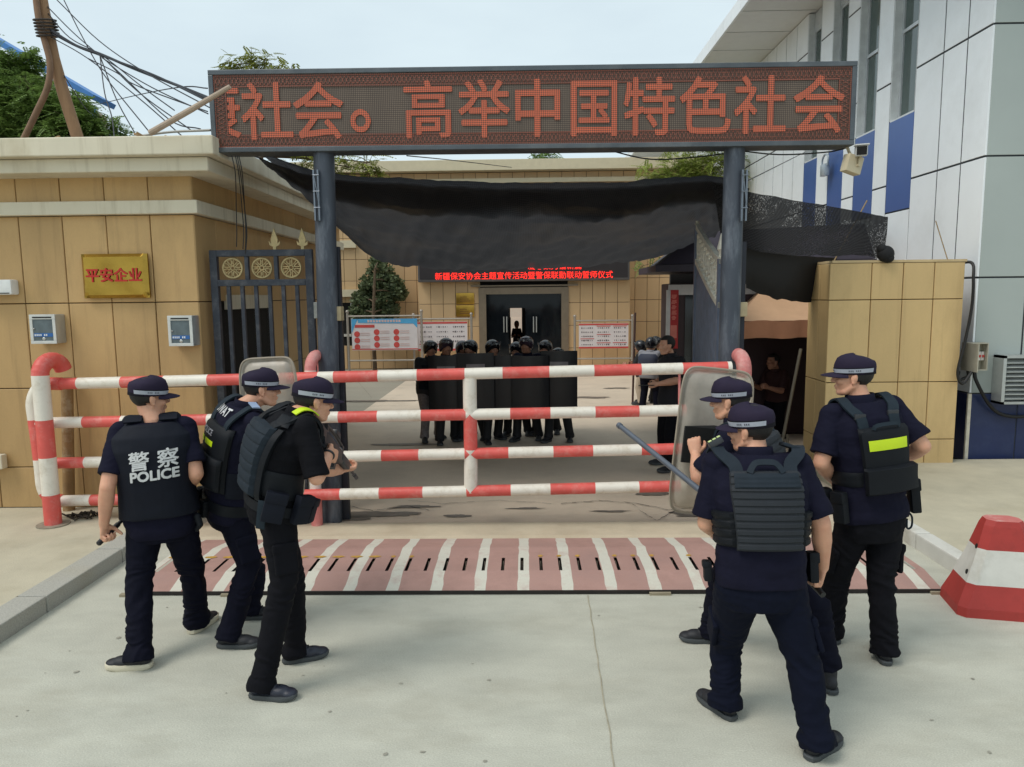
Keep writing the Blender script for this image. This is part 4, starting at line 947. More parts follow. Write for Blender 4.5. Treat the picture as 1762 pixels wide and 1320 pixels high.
g.build('soffit', pm('soffit_alu', (214,216,216), .45, .0, var=.04, island=.04), t)
g = MB(); ye = list(np.arange(8.2,40,.62))
for i in range(len(ye)-1): g.ab((ox-.05,ye[i]+.006,HZ-.02), (ox,ye[i+1]-.006,HZ+.26), .006)
g.ab((ox-.05,8.1,HZ-.02), (RX+12,8.19,HZ+.26)); g.build('fascia', Mal, t)
g = MB(); g.ab((ox,8.2,HZ+.045), (RX+12,40,HZ+.2)); g.build('roof', pm('roof_grey', (120,122,124), .8), t)
g = MB(); g.ab((RX-.012,RY+.0,0.0), (RX+.03,RY+.03,.95)); g.build('corner_strip', pm('plaster', (206,198,180), .8, var=.2, scale=12), t)
# electrical box, louvre, their cables
t = thing('electric_box', 'open grey electrical breaker box on the white building', 'electrical box', V((at(1680,612,RY).x,RY-.1,at(1680,638,RY).z)))
a, b = at(1664,638,RY-.14), at(1702,590,RY-.14)
g = MB(); k = .012
g.ab((a.x,RY-.02,a.z), (b.x,RY,b.z)); g.ab((a.x,RY-.14,a.z), (a.x+k,RY-.02,b.z)); g.ab((b.x-k,RY-.14,a.z), (b.x,RY-.02,b.z)); g.ab((a.x+k,RY-.14,a.z), (b.x-k,RY-.02,a.z+k)); g.ab((a.x+k,RY-.14,b.z-k), (b.x-k,RY-.02,b.z))
bo = g.build('enclosure', pm('box_grey', (172,168,152), .5, .1), t)
g = MB(); g.ab((a.x-.012,RY-.36,a.z), (a.x-.001,RY-.141,b.z)); g.build('door', pm('box_grey', (172,168,152)), t)
for i in range(4):
    g = MB(); x = a.x+.07+i*.042; z = (a.z+b.z)/2; g.ab((x,RY-.09,z-.05), (x+.036,RY-.021,z+.06), .004); q = g.build('breaker', pm('breaker_white', (214,210,204), .4), t)
    g = MB(); g.ab((x+.008,RY-.108,z-.01), (x+.028,RY-.0905,z+.02)); g.build('switch', pm('switch_red', (176,52,44), .4), q)
g = MB(); p = V(((a.x+b.x)/2, RY-.08, a.z))
g.tube(catmull([p, p+V((.03,-.02,-.15)), at(1705,700,RY-.08), at(1735,716,RY-.07), at(1790,716,RY-.07)]), .022, 8)
g.tube(catmull([p-V((.08,0,0)), p+V((-.08,0,-.08)), p+V((-.2,0,-.12)), at(1650,640,PY+.1)]), .018, 8)
tag(g.build('cable', pm('black_rubber', (20,19,19), .6), smooth=True), 'black cables leaving the bottom of the electrical box', 'cable')
t = thing('louvre_vent', 'grey louvred ventilation box on the white wall at the right picture edge', 'vent', V((at(1745,700,RY).x,RY-.12,at(1745,694,RY).z)))
a, b = at(1722,696,RY-.2), at(1790,612,RY-.2); g = MB()
g.ab((a.x,RY-.2,a.z), (a.x+.04,RY,b.z)); g.ab((b.x-.04,RY-.2,a.z), (b.x,RY,b.z)); g.ab((a.x,RY-.2,b.z-.03), (b.x,RY,b.z)); g.ab((a.x,RY-.2,a.z), (b.x,RY,a.z+.03)); g.ab((a.x+.04,RY-.05,a.z+.03), (b.x-.04,RY-.03,b.z-.03)); g.build('housing', pm('louvre_alu', (178,182,180), .4, .5), t)
for k in range(9):
    g = MB(); z = a.z+.06+k*(b.z-a.z-.1)/9; g.prism([V((a.x+.041,RY-.19,z)), V((a.x+.041,RY-.19,z+.008)), V((a.x+.041,RY-.09,z+.06)), V((a.x+.041,RY-.09,z+.05))], V((b.x-a.x-.082,0,0))); g.build('slat', MATS['louvre_alu'], t)
# CCTV at the end of the LED sign
t = thing('security_camera', 'white security camera with beige box at the right end of the sign', 'camera', at(1474,285,7.0))
g = MB(); a, b = at(1450,299,7.05), at(1482,268,7.05); g.box(((a.x+b.x)/2,7.05,(a.z+b.z)/2), (b.x-a.x,.09,b.z-a.z), rz(.3) @ Matrix.Rotation(.25,3,'Y'), .008); g.build('junction_box', pm('cctv_beige', (196,184,156), .5), t, smooth=True)
g = MB(); d = V((-.35,-.9,-.12)).normalized(); c = at(1482,260,6.95); x, y, z = basis(d); R3 = Matrix((x,y,z)).transposed()
g.box(c, (.10,.09,.20), R3, .01); g.box(c+y*.052-z*.0+d*.02, (.12,.012,.24), R3, .004); q = g.build('camera_body', pm('cctv_white', (205,206,204), .4), t, smooth=True)
g = MB(); g.box(c+d*.101, (.085,.075,.006), R3); g.build('lens_window', pm('lens_black', (16,16,18), .1), q)
g = MB(); g.tube([c-d*.05-y*.04, c-V((-.01,-.05,.12)), at(1470,284,7.05)], .016, 8); g.tube([at(1470,284,7.06), V((sx1-.04,SY+.1,sz0+.05))], .014, 8); g.build('bracket', pm('cctv_beige', (196,184,156)), t, smooth=True)
g = MB(); c = atx(1419,291,RX-.12); g.tube(catmull([c+V((0,-.12,.05)), c+V((0,-.14,.2)), c+V((0,0,.26)), c+V((0,.12,.18)), c+V((0,.12,0))],4), .018, 8); g.box(c+V((0,0,-.02)), (.10,.22,.22), None, .03)
tag(g.build('wall_light', pm('lamp_grey', (168,178,186), .35, .3), smooth=True), 'small grey wall light on the blue panel of the white building', 'wall light')
# overhead cable from sign to building
g = MB(); g.tube(catmull([at(1045,258,7.2), at(1120,274,7.3), at(1200,270,7.3), at(1262,262,7.3)]), .007, 5); g.tube(catmull([at(1262,258,7.2), at(1340,266,7.3), at(1420,262,7.2), at(1452,256,7.1)]), .007, 5); g.tube([at(1285,312,7.3), atx(1385,262,RX-.05)], .006, 5); g.tube(catmull([at(700,268,7.3), at(780,276,10), at(880,288,14)]), .006, 5)
tag(g.build('cable', pm('black_rubber', (20,19,19), .6)), 'thin dark cables strung under the LED sign to its right end', 'cable')
# concrete block, red white red
t = thing('concrete_block', 'tapered concrete road block painted red, white and red', 'road block', gnd(1712,1050))
bl = gnd(1650,1062); A = rad(-12); c0 = bl + rz(A)@V((.31,.215,0))
def ringb(w2, d2, ch, z):
    R = rz(A); q = [(-w2+ch,-d2),(w2-ch,-d2),(w2,-d2+ch),(w2,d2-ch),(w2-ch,d2),(-w2+ch,d2),(-w2,d2-ch),(-w2,-d2+ch)]
    return [c0 + R@V((x,y,0)) + Z_*z for x, y in q]
g = MB(); H = .66; wb, db, wt, dt = .31, .215, .125, .09
lerp = lambda a, b, s: a+(b-a)*s
prof = [(0,0,.05),(.10,.008,.05),(.36,.36,.04),(.62,.62,.035),(.70,.70,.035),(.985,.97,.03),(1.0,1.0,.05)]
hs = [0,.10,.28,.34,.62,.70,.94,1.0]; kk = [0,.02,.27,.34,.66,.74,.97,1.06]
rings = [ringb(lerp(wb,wt,k), lerp(db,dt,k), .045, H*h) for h, k in zip(hs, kk)]
for i in range(len(rings)-1): g.m = 0 if i < 3 else 1 if i < 5 else 0; g.loft([rings[i], rings[i+1]], cap=False)
g.m = 2; g.add(rings[-1], [tuple(range(8))])
Mk = dict(rough=.6, var=.08, scale=6, bump=.15, bscale=20)
g.build('body', [pm('block_red', (164,52,46), stain=(120,40,36), stain_amt=.5, stain_scale=5, **Mk), pm('block_white', (206,204,196), stain=(160,150,130), stain_amt=.5, stain_scale=4, **Mk), pm('block_top', (196,110,104), stain=(205,190,180), stain_amt=.8, stain_scale=6, **Mk)], t, smooth=True)
for hz2 in (.70,.42):
    g = MB(); k_ = float(np.interp(hz2, hs, kk)); p = c0 + rz(A)@V((-lerp(wb,wt,k_)+.004, -.45*lerp(db,dt,k_), 0)) + Z_*H*hz2; g.ell(p, (.010,.020,.024), rz(A), 12, 8); g.build('lifting_hole', M_dark, t, smooth=True)
# ================================================================ TREES, POLE, WIRES, BLUE ROOF
Mbark = pm('bark', (96,80,62), .9, var=.25, scale=14, bump=.4, bscale=30)
def leafmat(name, rgb):
    if name in MATS: return MATS[name]
    M = pm(name, rgb, .55, var=.25, scale=2.5, island=.35, spec=.3); n = M.node_tree.nodes; L = M.node_tree.links; b = n['Principled BSDF']
    tl = n.new('ShaderNodeBsdfTranslucent'); ms = n.new('ShaderNodeMixShader'); ms.inputs[0].default_value = .35
    L.new(b.inputs['Base Color'].links[0].from_socket, tl.inputs[0]); L.new(b.outputs[0], ms.inputs[1]); L.new(tl.outputs[0], ms.inputs[2]); L.new(ms.outputs[0], n['Material Output'].inputs[0]); return M
def tree(label, cat, base, trunk, clumps, nleaf, size, mat, seed, sprays=True, group=None, tr=.09, name='tree'):
    """clumps: (centre, radius); leaves hang in short drooping sprays of leaflets"""
    random.seed(seed); t = thing(name, label, cat, base, group)
    g = MB(); pts = catmull([base]+trunk, 5); g.tube(pts, [tr*(1-.6*i/len(pts)) for i in range(len(pts))], 10)
    top = pts[-1]
    for c, r in clumps:
        src = min(pts[len(pts)//3:], key=lambda p: (p-c).length); mid = src.lerp(c,.5)+V((0,0,.15*r)); q = catmull([src, mid, c],4); g.tube(q, [tr*.4*(1-.8*i/len(q)) for i in range(len(q))], 6)
        for k in range(5):
            e = c+V((random.gauss(0,1),random.gauss(0,1),random.gauss(0,.8))).normalized()*r*.8; g.tube([c, c.lerp(e,.5)+V((0,0,.05*r)), e], [tr*.1,tr*.07,tr*.03], 4)
    g.build('trunk', Mbark, t, smooth=True)
    g = MB(); wsum = sum(r**2 for c, r in clumps)
    for c, r in clumps:
        for k in range(int(nleaf*r*r/wsum)):
            u = V((random.gauss(0,1),random.gauss(0,1),random.gauss(0,1))).normalized(); p = c + V((u.x*r,u.y*r,u.z*r*.8))*random.random()**.45
            if noise.noise(p*(1.6/r)+V((seed,0,0))) < -.12: continue
            if sprays:
                ax_ = V((random.gauss(0,1),random.gauss(0,1),random.gauss(-.25,.35))).normalized(); s_ = size*random.uniform(.7,1.3)
                sd_ = ax_.cross(Z_).normalized(); 
                for i in range(7):
                    q = p + ax_*(s_*2.6*i/6) - Z_*(s_*.5*(i/6)**2)
                    for sg in ((-1,1) if i < 6 else (0,)):
                        l = (sd_*sg*.9 + ax_*(.45 if sg else 1)).normalized()*s_*(.95-.07*i); w2 = ax_*s_*.24 if sg else sd_*s_*.24
                        g.add([q, q+l*.45+w2, q+l-Z_*s_*.12, q+l*.45-w2], [(0,1,2,3)])
            else:
                d1 = V((random.gauss(0,1),random.gauss(0,1),random.gauss(.6,.6))).normalized()*size; d2 = d1.cross(V((random.gauss(0,1),random.gauss(0,1),random.gauss(0,1)))).normalized()*size*.35
                g.add([p, p+d1*.5+d2, p+d1, p+d1*.5-d2], [(0,1,2,3)])
    g.build('crown', mat, t, recalc=False); return t
lg, ly, lc = leafmat('leaf_green', (112,136,70)), leafmat('leaf_yellow', (134,140,66)), leafmat('leaf_conifer', (104,116,84))
b = V((-11.0,13.5,0))
tree('leafy green tree in front of the blue roofed house', 'tree', V((-12.6,14.5,0)), [V((-12.5,14.5,2.5)), V((-12.4,14.4,5))],
     [(at(-30,160,14),1.1),(at(20,170,14.2),1.0),(at(25,205,13.8),1.1),(at(70,190,13.6),.75),(at(40,120,14.5),.5),(at(85,215,13.6),.9),(at(120,200,13.8),.55),(at(140,222,13.5),.7),(at(180,232,13.5),.45),(at(-30,110,14),.7),(at(45,95,14.3),.28),(at(60,230,13.4),.9),(at(110,235,13.2),.7)], 9000, .085, lg, 3, tr=.16)
tree('yellow green tree top showing above the left part of the sign', 'tree', V((-6.2,17,0)), [V((-6.1,17,3)), V((-6.0,17,5.5))],
     [(at(405,112,17),.34),(at(432,104,17.2),.36),(at(455,104,17.2),.30),(at(478,116,17),.26),(at(440,126,17),.5),(at(395,122,17),.3),(at(500,125,17),.3),(at(510,270,17),.5),(at(560,278,17),.5),(at(600,288,17.2),.45),(at(635,280,17.3),.4),(at(640,300,17.3),.4)], 900, .10, ly, 8, tr=.1)
tree('pale green tree leaning over the far roof near the right sign pole', 'tree', V((5.0,19.5,0)), [V((5.0,19.5,3)), V((5.0,19.5,4.6))],
     [(at(1150,300,19),.8),(at(1190,285,19.3),.85),(at(1225,275,19.2),.7),(at(1225,310,19),.9),(at(1170,318,19),.8),(at(1128,315,19),.5),(at(1262,300,19.4),.7)], 1700, .10, leafmat('leaf_pale', (150,162,84)), 12, tr=.12)
tree('small distant treetop peeking over the far roof in the middle', 'tree', V((.6,33,0)), [V((.6,33,4)), V((.6,33,7.2))], [(at(935,280,33),.75),(at(918,284,33),.5),(at(955,284,33),.5)], 500, .2, lg, 15, tr=.1)
tree('thin branch of leaves hanging beside the guard booth', 'tree', V((6.4,18.5,0)), [V((6.2,18.5,2.6)), V((5.0,18.4,3.5))], [(at(1130,452,18.4),.25),(at(1105,458,18.4),.22),(at(1150,446,18.5),.3)], 90, .09, lg, 17, tr=.05)
cb = gnd(650,641); cb.y -= .4
tree('young conifer with upright dusty green foliage behind the left notice board', 'conifer', cb, [cb+V((0,0,1.5)), cb+V((.1,0,3.1))],
     [(at(652,450,22.3),.25),(at(655,470,22.3),.42),(at(640,492,22.3),.42),(at(670,488,22.3),.40),(at(628,518,22.3),.42),(at(655,515,22.3),.45),(at(680,505,22.3),.36),(at(622,538,22.3),.36),(at(648,545,22.3),.42),(at(668,535,22.3),.36)], 13000, .12, lc, 21, sprays=False, tr=.07, name='conifer')
# blue roofed house
t = thing('blue_roof_house', 'cream house with blue roof edge behind the left tree', 'house', V((-15.5,19,0)))
hy = 17.0; A_, B_ = at(-60,41,hy), at(168,178,hy+.0)
E1 = atx(160,186,B_.x); g = MB()
zlo = at(160,196,hy).z
g.prism([V((A_.x-3,hy,0)), V((B_.x-.15,hy,0)), V((B_.x-.15,hy,B_.z-.15)), V((A_.x,hy,A_.z-.15)), V((A_.x-3,hy,A_.z-.15))], (0,.6,0)); g.build('wall', pm('house_cream', (204,192,168), .8, var=.08, stain=(170,150,120), stain_amt=.4), t)
g = MB(); d = (B_-A_).normalized(); nn = V((-d.z,0,d.x))
if nn.z < 0: nn = -nn
g.prism([V((A_.x,hy-.4,A_.z))-nn*.02, V((B_.x+.1,hy-.4,B_.z))-nn*.02, V((B_.x+.1,hy-.4,B_.z))+nn*.10, V((A_.x,hy-.4,A_.z))+nn*.10], (0,.9,0)); g.build('roof', pm('roof_blue', (62,124,190), .5, var=.12), t)
g = MB(); g.tube([V((B_.x-.05,hy-.1,0)), V((B_.x-.05,hy-.1,B_.z-.1))], .06, 8); g.build('downpipe', pm('roof_blue', (62,124,190)), t, smooth=True)
# leaning utility pole and its bent strut
uy = 9.3
t = thing('utility_pole', 'leaning brown utility pole with a bent conduit behind the left cornice', 'utility pole', V((at(140,250,uy).x+.3,uy,0)))
g = MB(); P_ = [at(60,-60,uy), at(75,20,uy), at(92,100,uy), at(112,170,uy), at(136,245,uy)]; ext = P_[-1]+(P_[-1]-P_[-2])*3.4; ext.z = 3.6
g.tube(P_+[P_[-1]+(P_[-1]-P_[-2])*.3], [.070]*6, 14); g.build('pole', pm('pole_wood', (150,116,84), .8, var=.2, scale=6, stretch=(3,3,.4), stain=(96,66,50), stain_amt=.6, stain_scale=3), t, smooth=True)
g = MB(); g.tube(catmull([at(58,-40,uy-.1), at(66,30,uy-.12), at(78,75,uy-.12), at(86,110,uy-.12), at(82,150,uy-.13), at(62,195,uy-.12), at(38,245,uy-.1)],5), .036, 10); g.build('conduit', pm('conduit', (128,98,74), .7, var=.2, scale=8), t, smooth=True)
g = MB()
for k in range(6):
    c = at(77+k*1.2, 35+k*5.5, uy-.05); g.tube([c+V((math.cos(a)*.12,math.sin(a)*.12,math.sin(a)*.03)) for a in np.linspace(0,6.283,15)], .012, 5)
g.build('lashing', pm('lash_wire', (60,54,50), .6, .3), t, smooth=True)
Mwi = pm('black_cable', (34,36,44), .6)
def wire(pix, r, lab, cat='cable', grp='overhead wires'):
    g = MB()
    for q in pix: g.tube(catmull([at(*p) for p in q], 6), r, 5)
    return tag(g.build('overhead_wire', Mwi, smooth=True), lab, cat, grp)
wire([[(85,50,9.2),(130,78,9),(170,92,8.7),(230,118,8.3),(300,145,7.8),(362,170,7.2)]], .016, 'thick dark cable bundle from the leaning pole to the sign corner')
wire([[(86,56,9.2),(132,80,9),(172,95,8.7),(262,128,8),(362,176,7.2)]], .011, 'second dark cable hugging the bundle below it')
tgt = [([(172,96,8.7),(180,160,8.2),(192,200,7.8),(197,240,7.4)],'wire dropping from the bundle knot, leftmost of the two drops'),([(172,96,8.7),(200,170,8.2),(236,236,7.4)],'wire dropping from the bundle knot, right of the other drop'),
 ([(88,64,9.2),(150,100,8.8),(240,170,8),(315,236,7.3)],'slack wire running from the pole to the brushwood'),([(176,98,8.7),(240,160,8),(330,225,7.3)],'straight wire from knot to cornice below the sign'),
 ([(176,100,8.7),(260,150,8),(358,196,7.2)],'wire to the sign edge just below the wooden pole tip'),([(80,10,9.3),(130,60,9),(200,120,8.4),(290,205,7.6),(345,222,7.3)],'long wire from pole top down to the cornice'),
 ([(98,0,9.3),(170,70,8.8),(250,125,8),(360,185,7.2)],'upper wire crossing the sky to the sign'),([(110,0,9.3),(140,60,9),(180,130,8.5),(256,226,7.4)],'steep wire from the top of the sky to the cornice'),
 ([(110,130,9.2),(150,190,12),(170,200,15)],'short wire from the pole to the cream house'),([(160,182,16.5),(230,165,11),(310,150,8),(357,152,7.2)],'wire from cream house rising to the sign'),
 ([(150,100,8.8),(200,125,8.4),(230,145,8),(300,172,7.7),(357,192,7.2)],'lower fanned wire ending at the sign left edge'),([(80,20,9.3),(120,65,9),(175,95,8.7),(245,150,8),(300,190,7.6)],'thin wire following the bundle then dipping')]
for p, l in tgt: wire([p], .0065, l)
# plain house block behind the far roof on the right stays out of sight
# ================================================================ PEOPLE
Msk = pm('skin', (208,156,128), .5, var=.09, scale=11, stain=(196,128,104), stain_amt=.45, stain_scale=9, bump=.05, bscale=120, spec=.4)
Msk.node_tree.nodes['Principled BSDF'].inputs['Subsurface Weight'].default_value = .08
Msk.node_tree.nodes['Principled BSDF'].inputs['Subsurface Radius'].default_value = (.02,.008,.004)
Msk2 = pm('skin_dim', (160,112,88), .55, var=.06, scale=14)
Mhair = pm('hair_black', (26,23,22), .6, var=.3, scale=60, bump=.5, bscale=300)
Mnavy = pm('shirt_navy', (22,22,38), .85, spec=.12, var=.12, scale=12, bump=.10, bscale=220)
Mblk = pm('shirt_black', (17,17,21), .85, spec=.12, var=.12, scale=12, bump=.10, bscale=220)
Mtrs = pm('trousers_navy', (15,16,29), .85, spec=.12, var=.12, scale=12, bump=.10, bscale=220)
Mtrk = pm('trousers_black', (18,18,23), .85, spec=.12, var=.12, scale=12, bump=.10, bscale=220)
Mvst = pm('vest_navy', (15,19,30), .7, spec=.2, var=.1, scale=10, bump=.12, bscale=260)
Mmol = pm('vest_slate', (33,41,49), .75, spec=.2, var=.12, scale=16, bump=.15, bscale=260)
Mweb = pm('webbing', (32,42,50), .75, spec=.2, var=.12, scale=30, bump=.12, bscale=300)
Mpou = pm('pouch_black', (18,21,26), .6, spec=.2, var=.12, scale=14, bump=.12, bscale=200)
Mcap = pm('cap_navy', (38,31,50), .8, spec=.2, var=.14, scale=9, bump=.08, bscale=260)
Mcpd = pm('cap_dark', (18,16,24), .8, spec=.2, var=.1, scale=9)
Mref = pm('reflective_grey', (166,170,182), .45, var=.08, scale=20)
Mhiv = pm('hi_vis', (196,220,20), .5, var=.06, emit=None)
Msho = pm('shoe_black', (30,31,36), .6, var=.15, scale=20, bump=.1, bscale=150)
Msol = pm('sole_grey', (66,70,72), .7, var=.12, scale=14)
Msolw = pm('sole_cream', (206,198,176), .7, var=.08, scale=10)
Meye = pm('eye_white', (210,205,198), .3); Miris = pm('iris', (24,18,16), .2)
Mwht = pm('print_white', (206,206,206), .6)
Mgun = pm('gun_black', (44,46,50), .4, .0, var=.15, scale=18)
Mhel = pm('helmet_black', (18,18,24), .25, .0, var=.1, scale=8, spec=.6)

def hand(mb, wr, d, n, s, curl=(50,60,40), thumb=35, sc=1.0, point=False):
    """palm, four unequal bent fingers and a thumb; d wrist->knuckles, n where the palm faces, s thumb side"""
    d = d.normalized(); n = (n - d*n.dot(d)).normalized(); s = (s - d*s.dot(d) - n*s.dot(n)).normalized()
    for k, (w2, t2) in ((0,(.027,.020)),):
        rings = []
        for q, a, b in ((-.015,.026,.020),(.01,.031,.019),(.05,.040,.016),(.085,.042,.014),(.098,.038,.011)):
            rings.append([wr + d*q*sc + s*math.cos(t)*a*sc + n*math.sin(t)*b*sc for t in np.linspace(0,2*math.pi,15)[:-1]])
        mb.loft(rings)
    L = (.073,.082,.077,.060)
    for i in range(4):
        b = wr + d*.088*sc + s*(.030-.0205*i)*sc; pts = [b - d*.02*sc, b]; a = 0; rs = [.0105,.0100]
        for j, fr in enumerate((.45,.30,.25)):
            a += rad(curl[j]*(1 + .06*(i-1.5))) if not (point and i == 0) else rad(4)
            pts.append(pts[-1] + (d*math.cos(a) + n*math.sin(a))*L[i]*fr*sc); rs.append((.0092,.0085,.0074)[j])
        mb.chain(pts, [r*sc for r in rs], 9)
    b = wr + d*.02*sc + s*.024*sc + n*.006*sc; t1 = (d*.62 + s*.72 + n*.35).normalized(); t2 = (d*.85 + s*.10 + n*math.tan(rad(thumb))).normalized(); t3 = (d*.8 - s*.25 + n*math.tan(rad(thumb+10))).normalized()
    mb.chain([b, b+t1*.042*sc, b+t1*.042*sc+t2*.034*sc, b+t1*.042*sc+t2*.034*sc+t3*.027*sc], [q*sc for q in (.017,.0125,.0110,.0085)], 9)

class Fig:
    """one figure: spine from pelvis P to neck base N, right vectors for pelvis and chest, head centre and gaze"""
    def __init__(s, name_label, group, base, P, N, Rp, Rc, Hc, gaze, tilt=0., build=1.0, bow=0.03, vox=.006, cat='person'):
        s.root = thing('person', name_label, cat, base, group); s.P, s.N = V(P), V(N); s.k = build; s.vox = vox
        s.Rp, s.Rc = V(Rp).normalized(), V(Rc).normalized(); s.H = V(Hc); ax = (s.N-s.P)
        s.len = ax.length; s.bow = bow
        hf = V(gaze).normalized(); up = Z_ + hf*0; up = (up - hf*up.dot(hf)).normalized(); hr = hf.cross(up).normalized()
        q = Matrix.Rotation(tilt, 3, hf); up = q@up; hr = q@hr
        s.hR = Matrix((hr, hf, up)).transposed()
        s.st = [(-.22,.135,.105),(-.10,.172,.128),(.03,.182,.134),(.18,.172,.126),(.36,.166,.122),(.55,.178,.128),(.72,.190,.130),(.84,.182,.116),(.925,.135,.088),(.985,.082,.070),(1.05,.062,.062)]
    def frame(s, t):
        q = min(max(t,0),1); R = (s.Rp*(1-q) + s.Rc*q).normalized(); U = (s.N-s.P).normalized(); F = U.cross(R).normalized(); R = F.cross(U).normalized()
        c = s.P.lerp(s.N, t) - F*s.bow*math.sin(math.pi*min(max(t,0),1)); return c, R, F, U
    def ab(s, t):
        ts = [q[0] for q in s.st]; return float(np.interp(t, ts, [q[1] for q in s.st]))*s.k, float(np.interp(t, ts, [q[2] for q in s.st]))*s.k
    def S(s, t, phi, off=0.):
        """point on the torso; phi 0 = middle of the back, positive to the figure's right"""
        c, R, F, U = s.frame(t); a, b = s.ab(t); e = .82
        sn, cs = math.sin(phi), math.cos(phi); p = lambda x: math.copysign(abs(x)**e, x)
        return c + R*(a+off)*p(sn) - F*(b+off)*p(cs)
    def lat(s, t, x, off=0.): a, b = s.ab(t); return s.S(t, math.copysign(math.asin(min(.999,(abs(x)/(a+off))**(1/.82))), x), off)
    def torso(s, mb, t0, t1, off, n=28):
        ts = sorted(set([t0, t1] + [q[0] for q in s.st if t0 < q[0] < t1]))
        mb.loft([[s.S(t, 2*math.pi*j/n, off) for j in range(n)] for t in ts]); return mb
    def shell(s, t0, t1, p0, p1, o0, o1, nt=12, npp=16, prof=None):
        """curved slab lying on the torso, rounded at its rim"""
        g = MB(); o = []; i_ = []
        for a in range(nt+1):
            for b in range(npp+1):
                t, p = t0+(t1-t0)*a/nt, p0+(p1-p0)*b/npp; e = min(a, nt-a, b, npp-b); q = (o1 + (prof(a/nt) if prof else 0)) if e > 0 else o0+(o1-o0)*.55
                o.append(s.S(t, p, q)); i_.append(s.S(t, p, o0))
        W = npp+1; f = []; K = len(o); ix = lambda a, b: a*W+b
        for a in range(nt):
            for b in range(npp): f.append((ix(a,b),ix(a,b+1),ix(a+1,b+1),ix(a+1,b))); f.append((K+ix(a,b),K+ix(a+1,b),K+ix(a+1,b+1),K+ix(a,b+1)))
        for a in range(nt): f.append((ix(a,0),ix(a+1,0),K+ix(a+1,0),K+ix(a,0))); f.append((ix(a,npp),K+ix(a,npp),K+ix(a+1,npp),ix(a+1,npp)))
        for b in range(npp): f.append((ix(0,b),K+ix(0,b),K+ix(0,b+1),ix(0,b+1))); f.append((ix(nt,b),ix(nt,b+1),K+ix(nt,b+1),K+ix(nt,b)))
        return g.add(o+i_, f)
    def sh(s, side): c, R, F, U = s.frame(.86); return c + R*side*.172*s.k + U*.025
    def hip(s, side): c, R, F, U = s.frame(0); return c + R*side*.09*s.k - U*.02
    def limbs(s, arms, legs):
        """arms: {side: (elbow, wrist)}, legs: {side: (knee, ankle, toe direction, heel lift)}"""
        s.arms, s.legs = arms, legs
    def body(s, mat=None, hands={}, vox=None, headless=False):
        g = MB(); s.torso(g, -.15, .92, -.022, 20); h = s.hR; q = lambda x, y, z: s.H + h@V((x,y,z))
        g.chain([s.N - (s.N-s.P).normalized()*.03, s.N.lerp(q(0,-.018,-.075),.5), q(0,-.018,-.06)], [.066*s.k,.059,.058], 16)
        e = lambda c, r: g.ell(q(*c), r, h, 18, 12)
        e((0,-.012,.035),(.075,.096,.085)); e((0,.026,-.03),(.064,.066,.086)); e((0,.056,-.094),(.034,.034,.028)); e((0,.080,.018),(.048,.017,.013))
        for sd in (-1,1):
            g.chain([q(sd*.056,-.002,-.058), q(sd*.036,.04,-.092), q(0,.07,-.10)], [.020,.022,.020], 10); e((sd*.036,.062,-.03),(.026,.028,.026))
            e((sd*.0765,-.004,-.012),(.010,.019,.032)); e((sd*.081,-.012,-.004),(.009,.013,.024)); e((sd*.079,.002,-.036),(.008,.010,.011))
        g.chain([q(0,.088,.004), q(0,.108,-.030)], [.0095,.0140], 10); e((.013,.097,-.036),(.010,.010,.008)); e((-.013,.097,-.036),(.010,.010,.008))
        e((0,.090,-.063),(.023,.011,.007)); e((0,.088,-.074),(.020,.011,.007))
        for sd, (el, wr) in s.arms.items():
            sh = s.sh(sd); m = sh.lerp(el,.5); fm = V(el).lerp(V(wr),.35)
            g.chain([sh, m, el, fm, wr], [.052*s.k,.050*s.k,.042*s.k,.043*s.k,.0285], 16)
            if sd in hands:
                hd = hands[sd]; hand(g, V(wr), hd['d'], hd['n'], hd['s'], hd.get('curl',(45,55,35)), hd.get('thumb',35), hd.get('sc',1.0), hd.get('point',False))
        for sd, L_ in s.legs.items():
            g.chain([s.hip(sd), L_[0], L_[1]], [.075*s.k,.050,.036], 12)
        s.bodyo = g.fuse('body', mat or Msk, s.root, vox or min(s.vox,.005), 3)
        ey = None
        if s.vox < .01:
            for sd in (-1,1):
                g = MB(); g.ell(q(sd*.031,.081,-.001), (.0125,.0105,.0095), h, 12, 8); eo = g.build('eye', Meye, s.bodyo, smooth='all')
                g = MB(); g.ell(q(sd*.031,.0885,-.001), (.006,.004,.006), h, 10, 6); g.build('iris', Miris, s.bodyo, smooth='all')
                g = MB(); g.chain([q(sd*.017,.0955,.022), q(sd*.033,.093,.0265), q(sd*.050,.082,.022)], [.0035,.0042,.003], 8); g.build('eyebrow', Mhair, s.bodyo, smooth='all')
        return s.bodyo
    def hair(s, low=-.052, full=False, mat=None):
        g = MB(); h = s.hR; n, k = 40, 26; vs = []; fs = []
        ok = []
        for i in range(k+1):
            a = math.pi*i/k
            for j in range(n):
                b = 2*math.pi*j/n; p = V((.0805*math.sin(a)*math.cos(b), .103*math.sin(a)*math.sin(b), .095*math.cos(a))); c = p + V((0,-.014,.028))
                fade = 1.0 if c.z > -.02 else .985
                c = V((c.x*fade, c.y, c.z)) + V((0,0,0)); vs.append(s.H + h@(c*(1+.006*noise.noise(c*90))))
                line = .028 + .9*max(0, abs(c.x)-.03)*0 ; keep = True
                if c.y > .038 and c.z < (.072 if full else .05): keep = False
                if c.y > .012 and c.z < .012: keep = False
                if c.y > -.03 and c.z < -.03: keep = False
                if c.z < low: keep = False
                ok.append(keep)
        for i in range(k):
            for j in range(n):
                f = (i*n+j, i*n+(j+1)%n, (i+1)*n+(j+1)%n, (i+1)*n+j)
                if all(ok[q] for q in f): fs.append(f)
        o = g.add(vs, fs).build('hair', mat or Mhair, s.root, smooth='all', recalc=False)
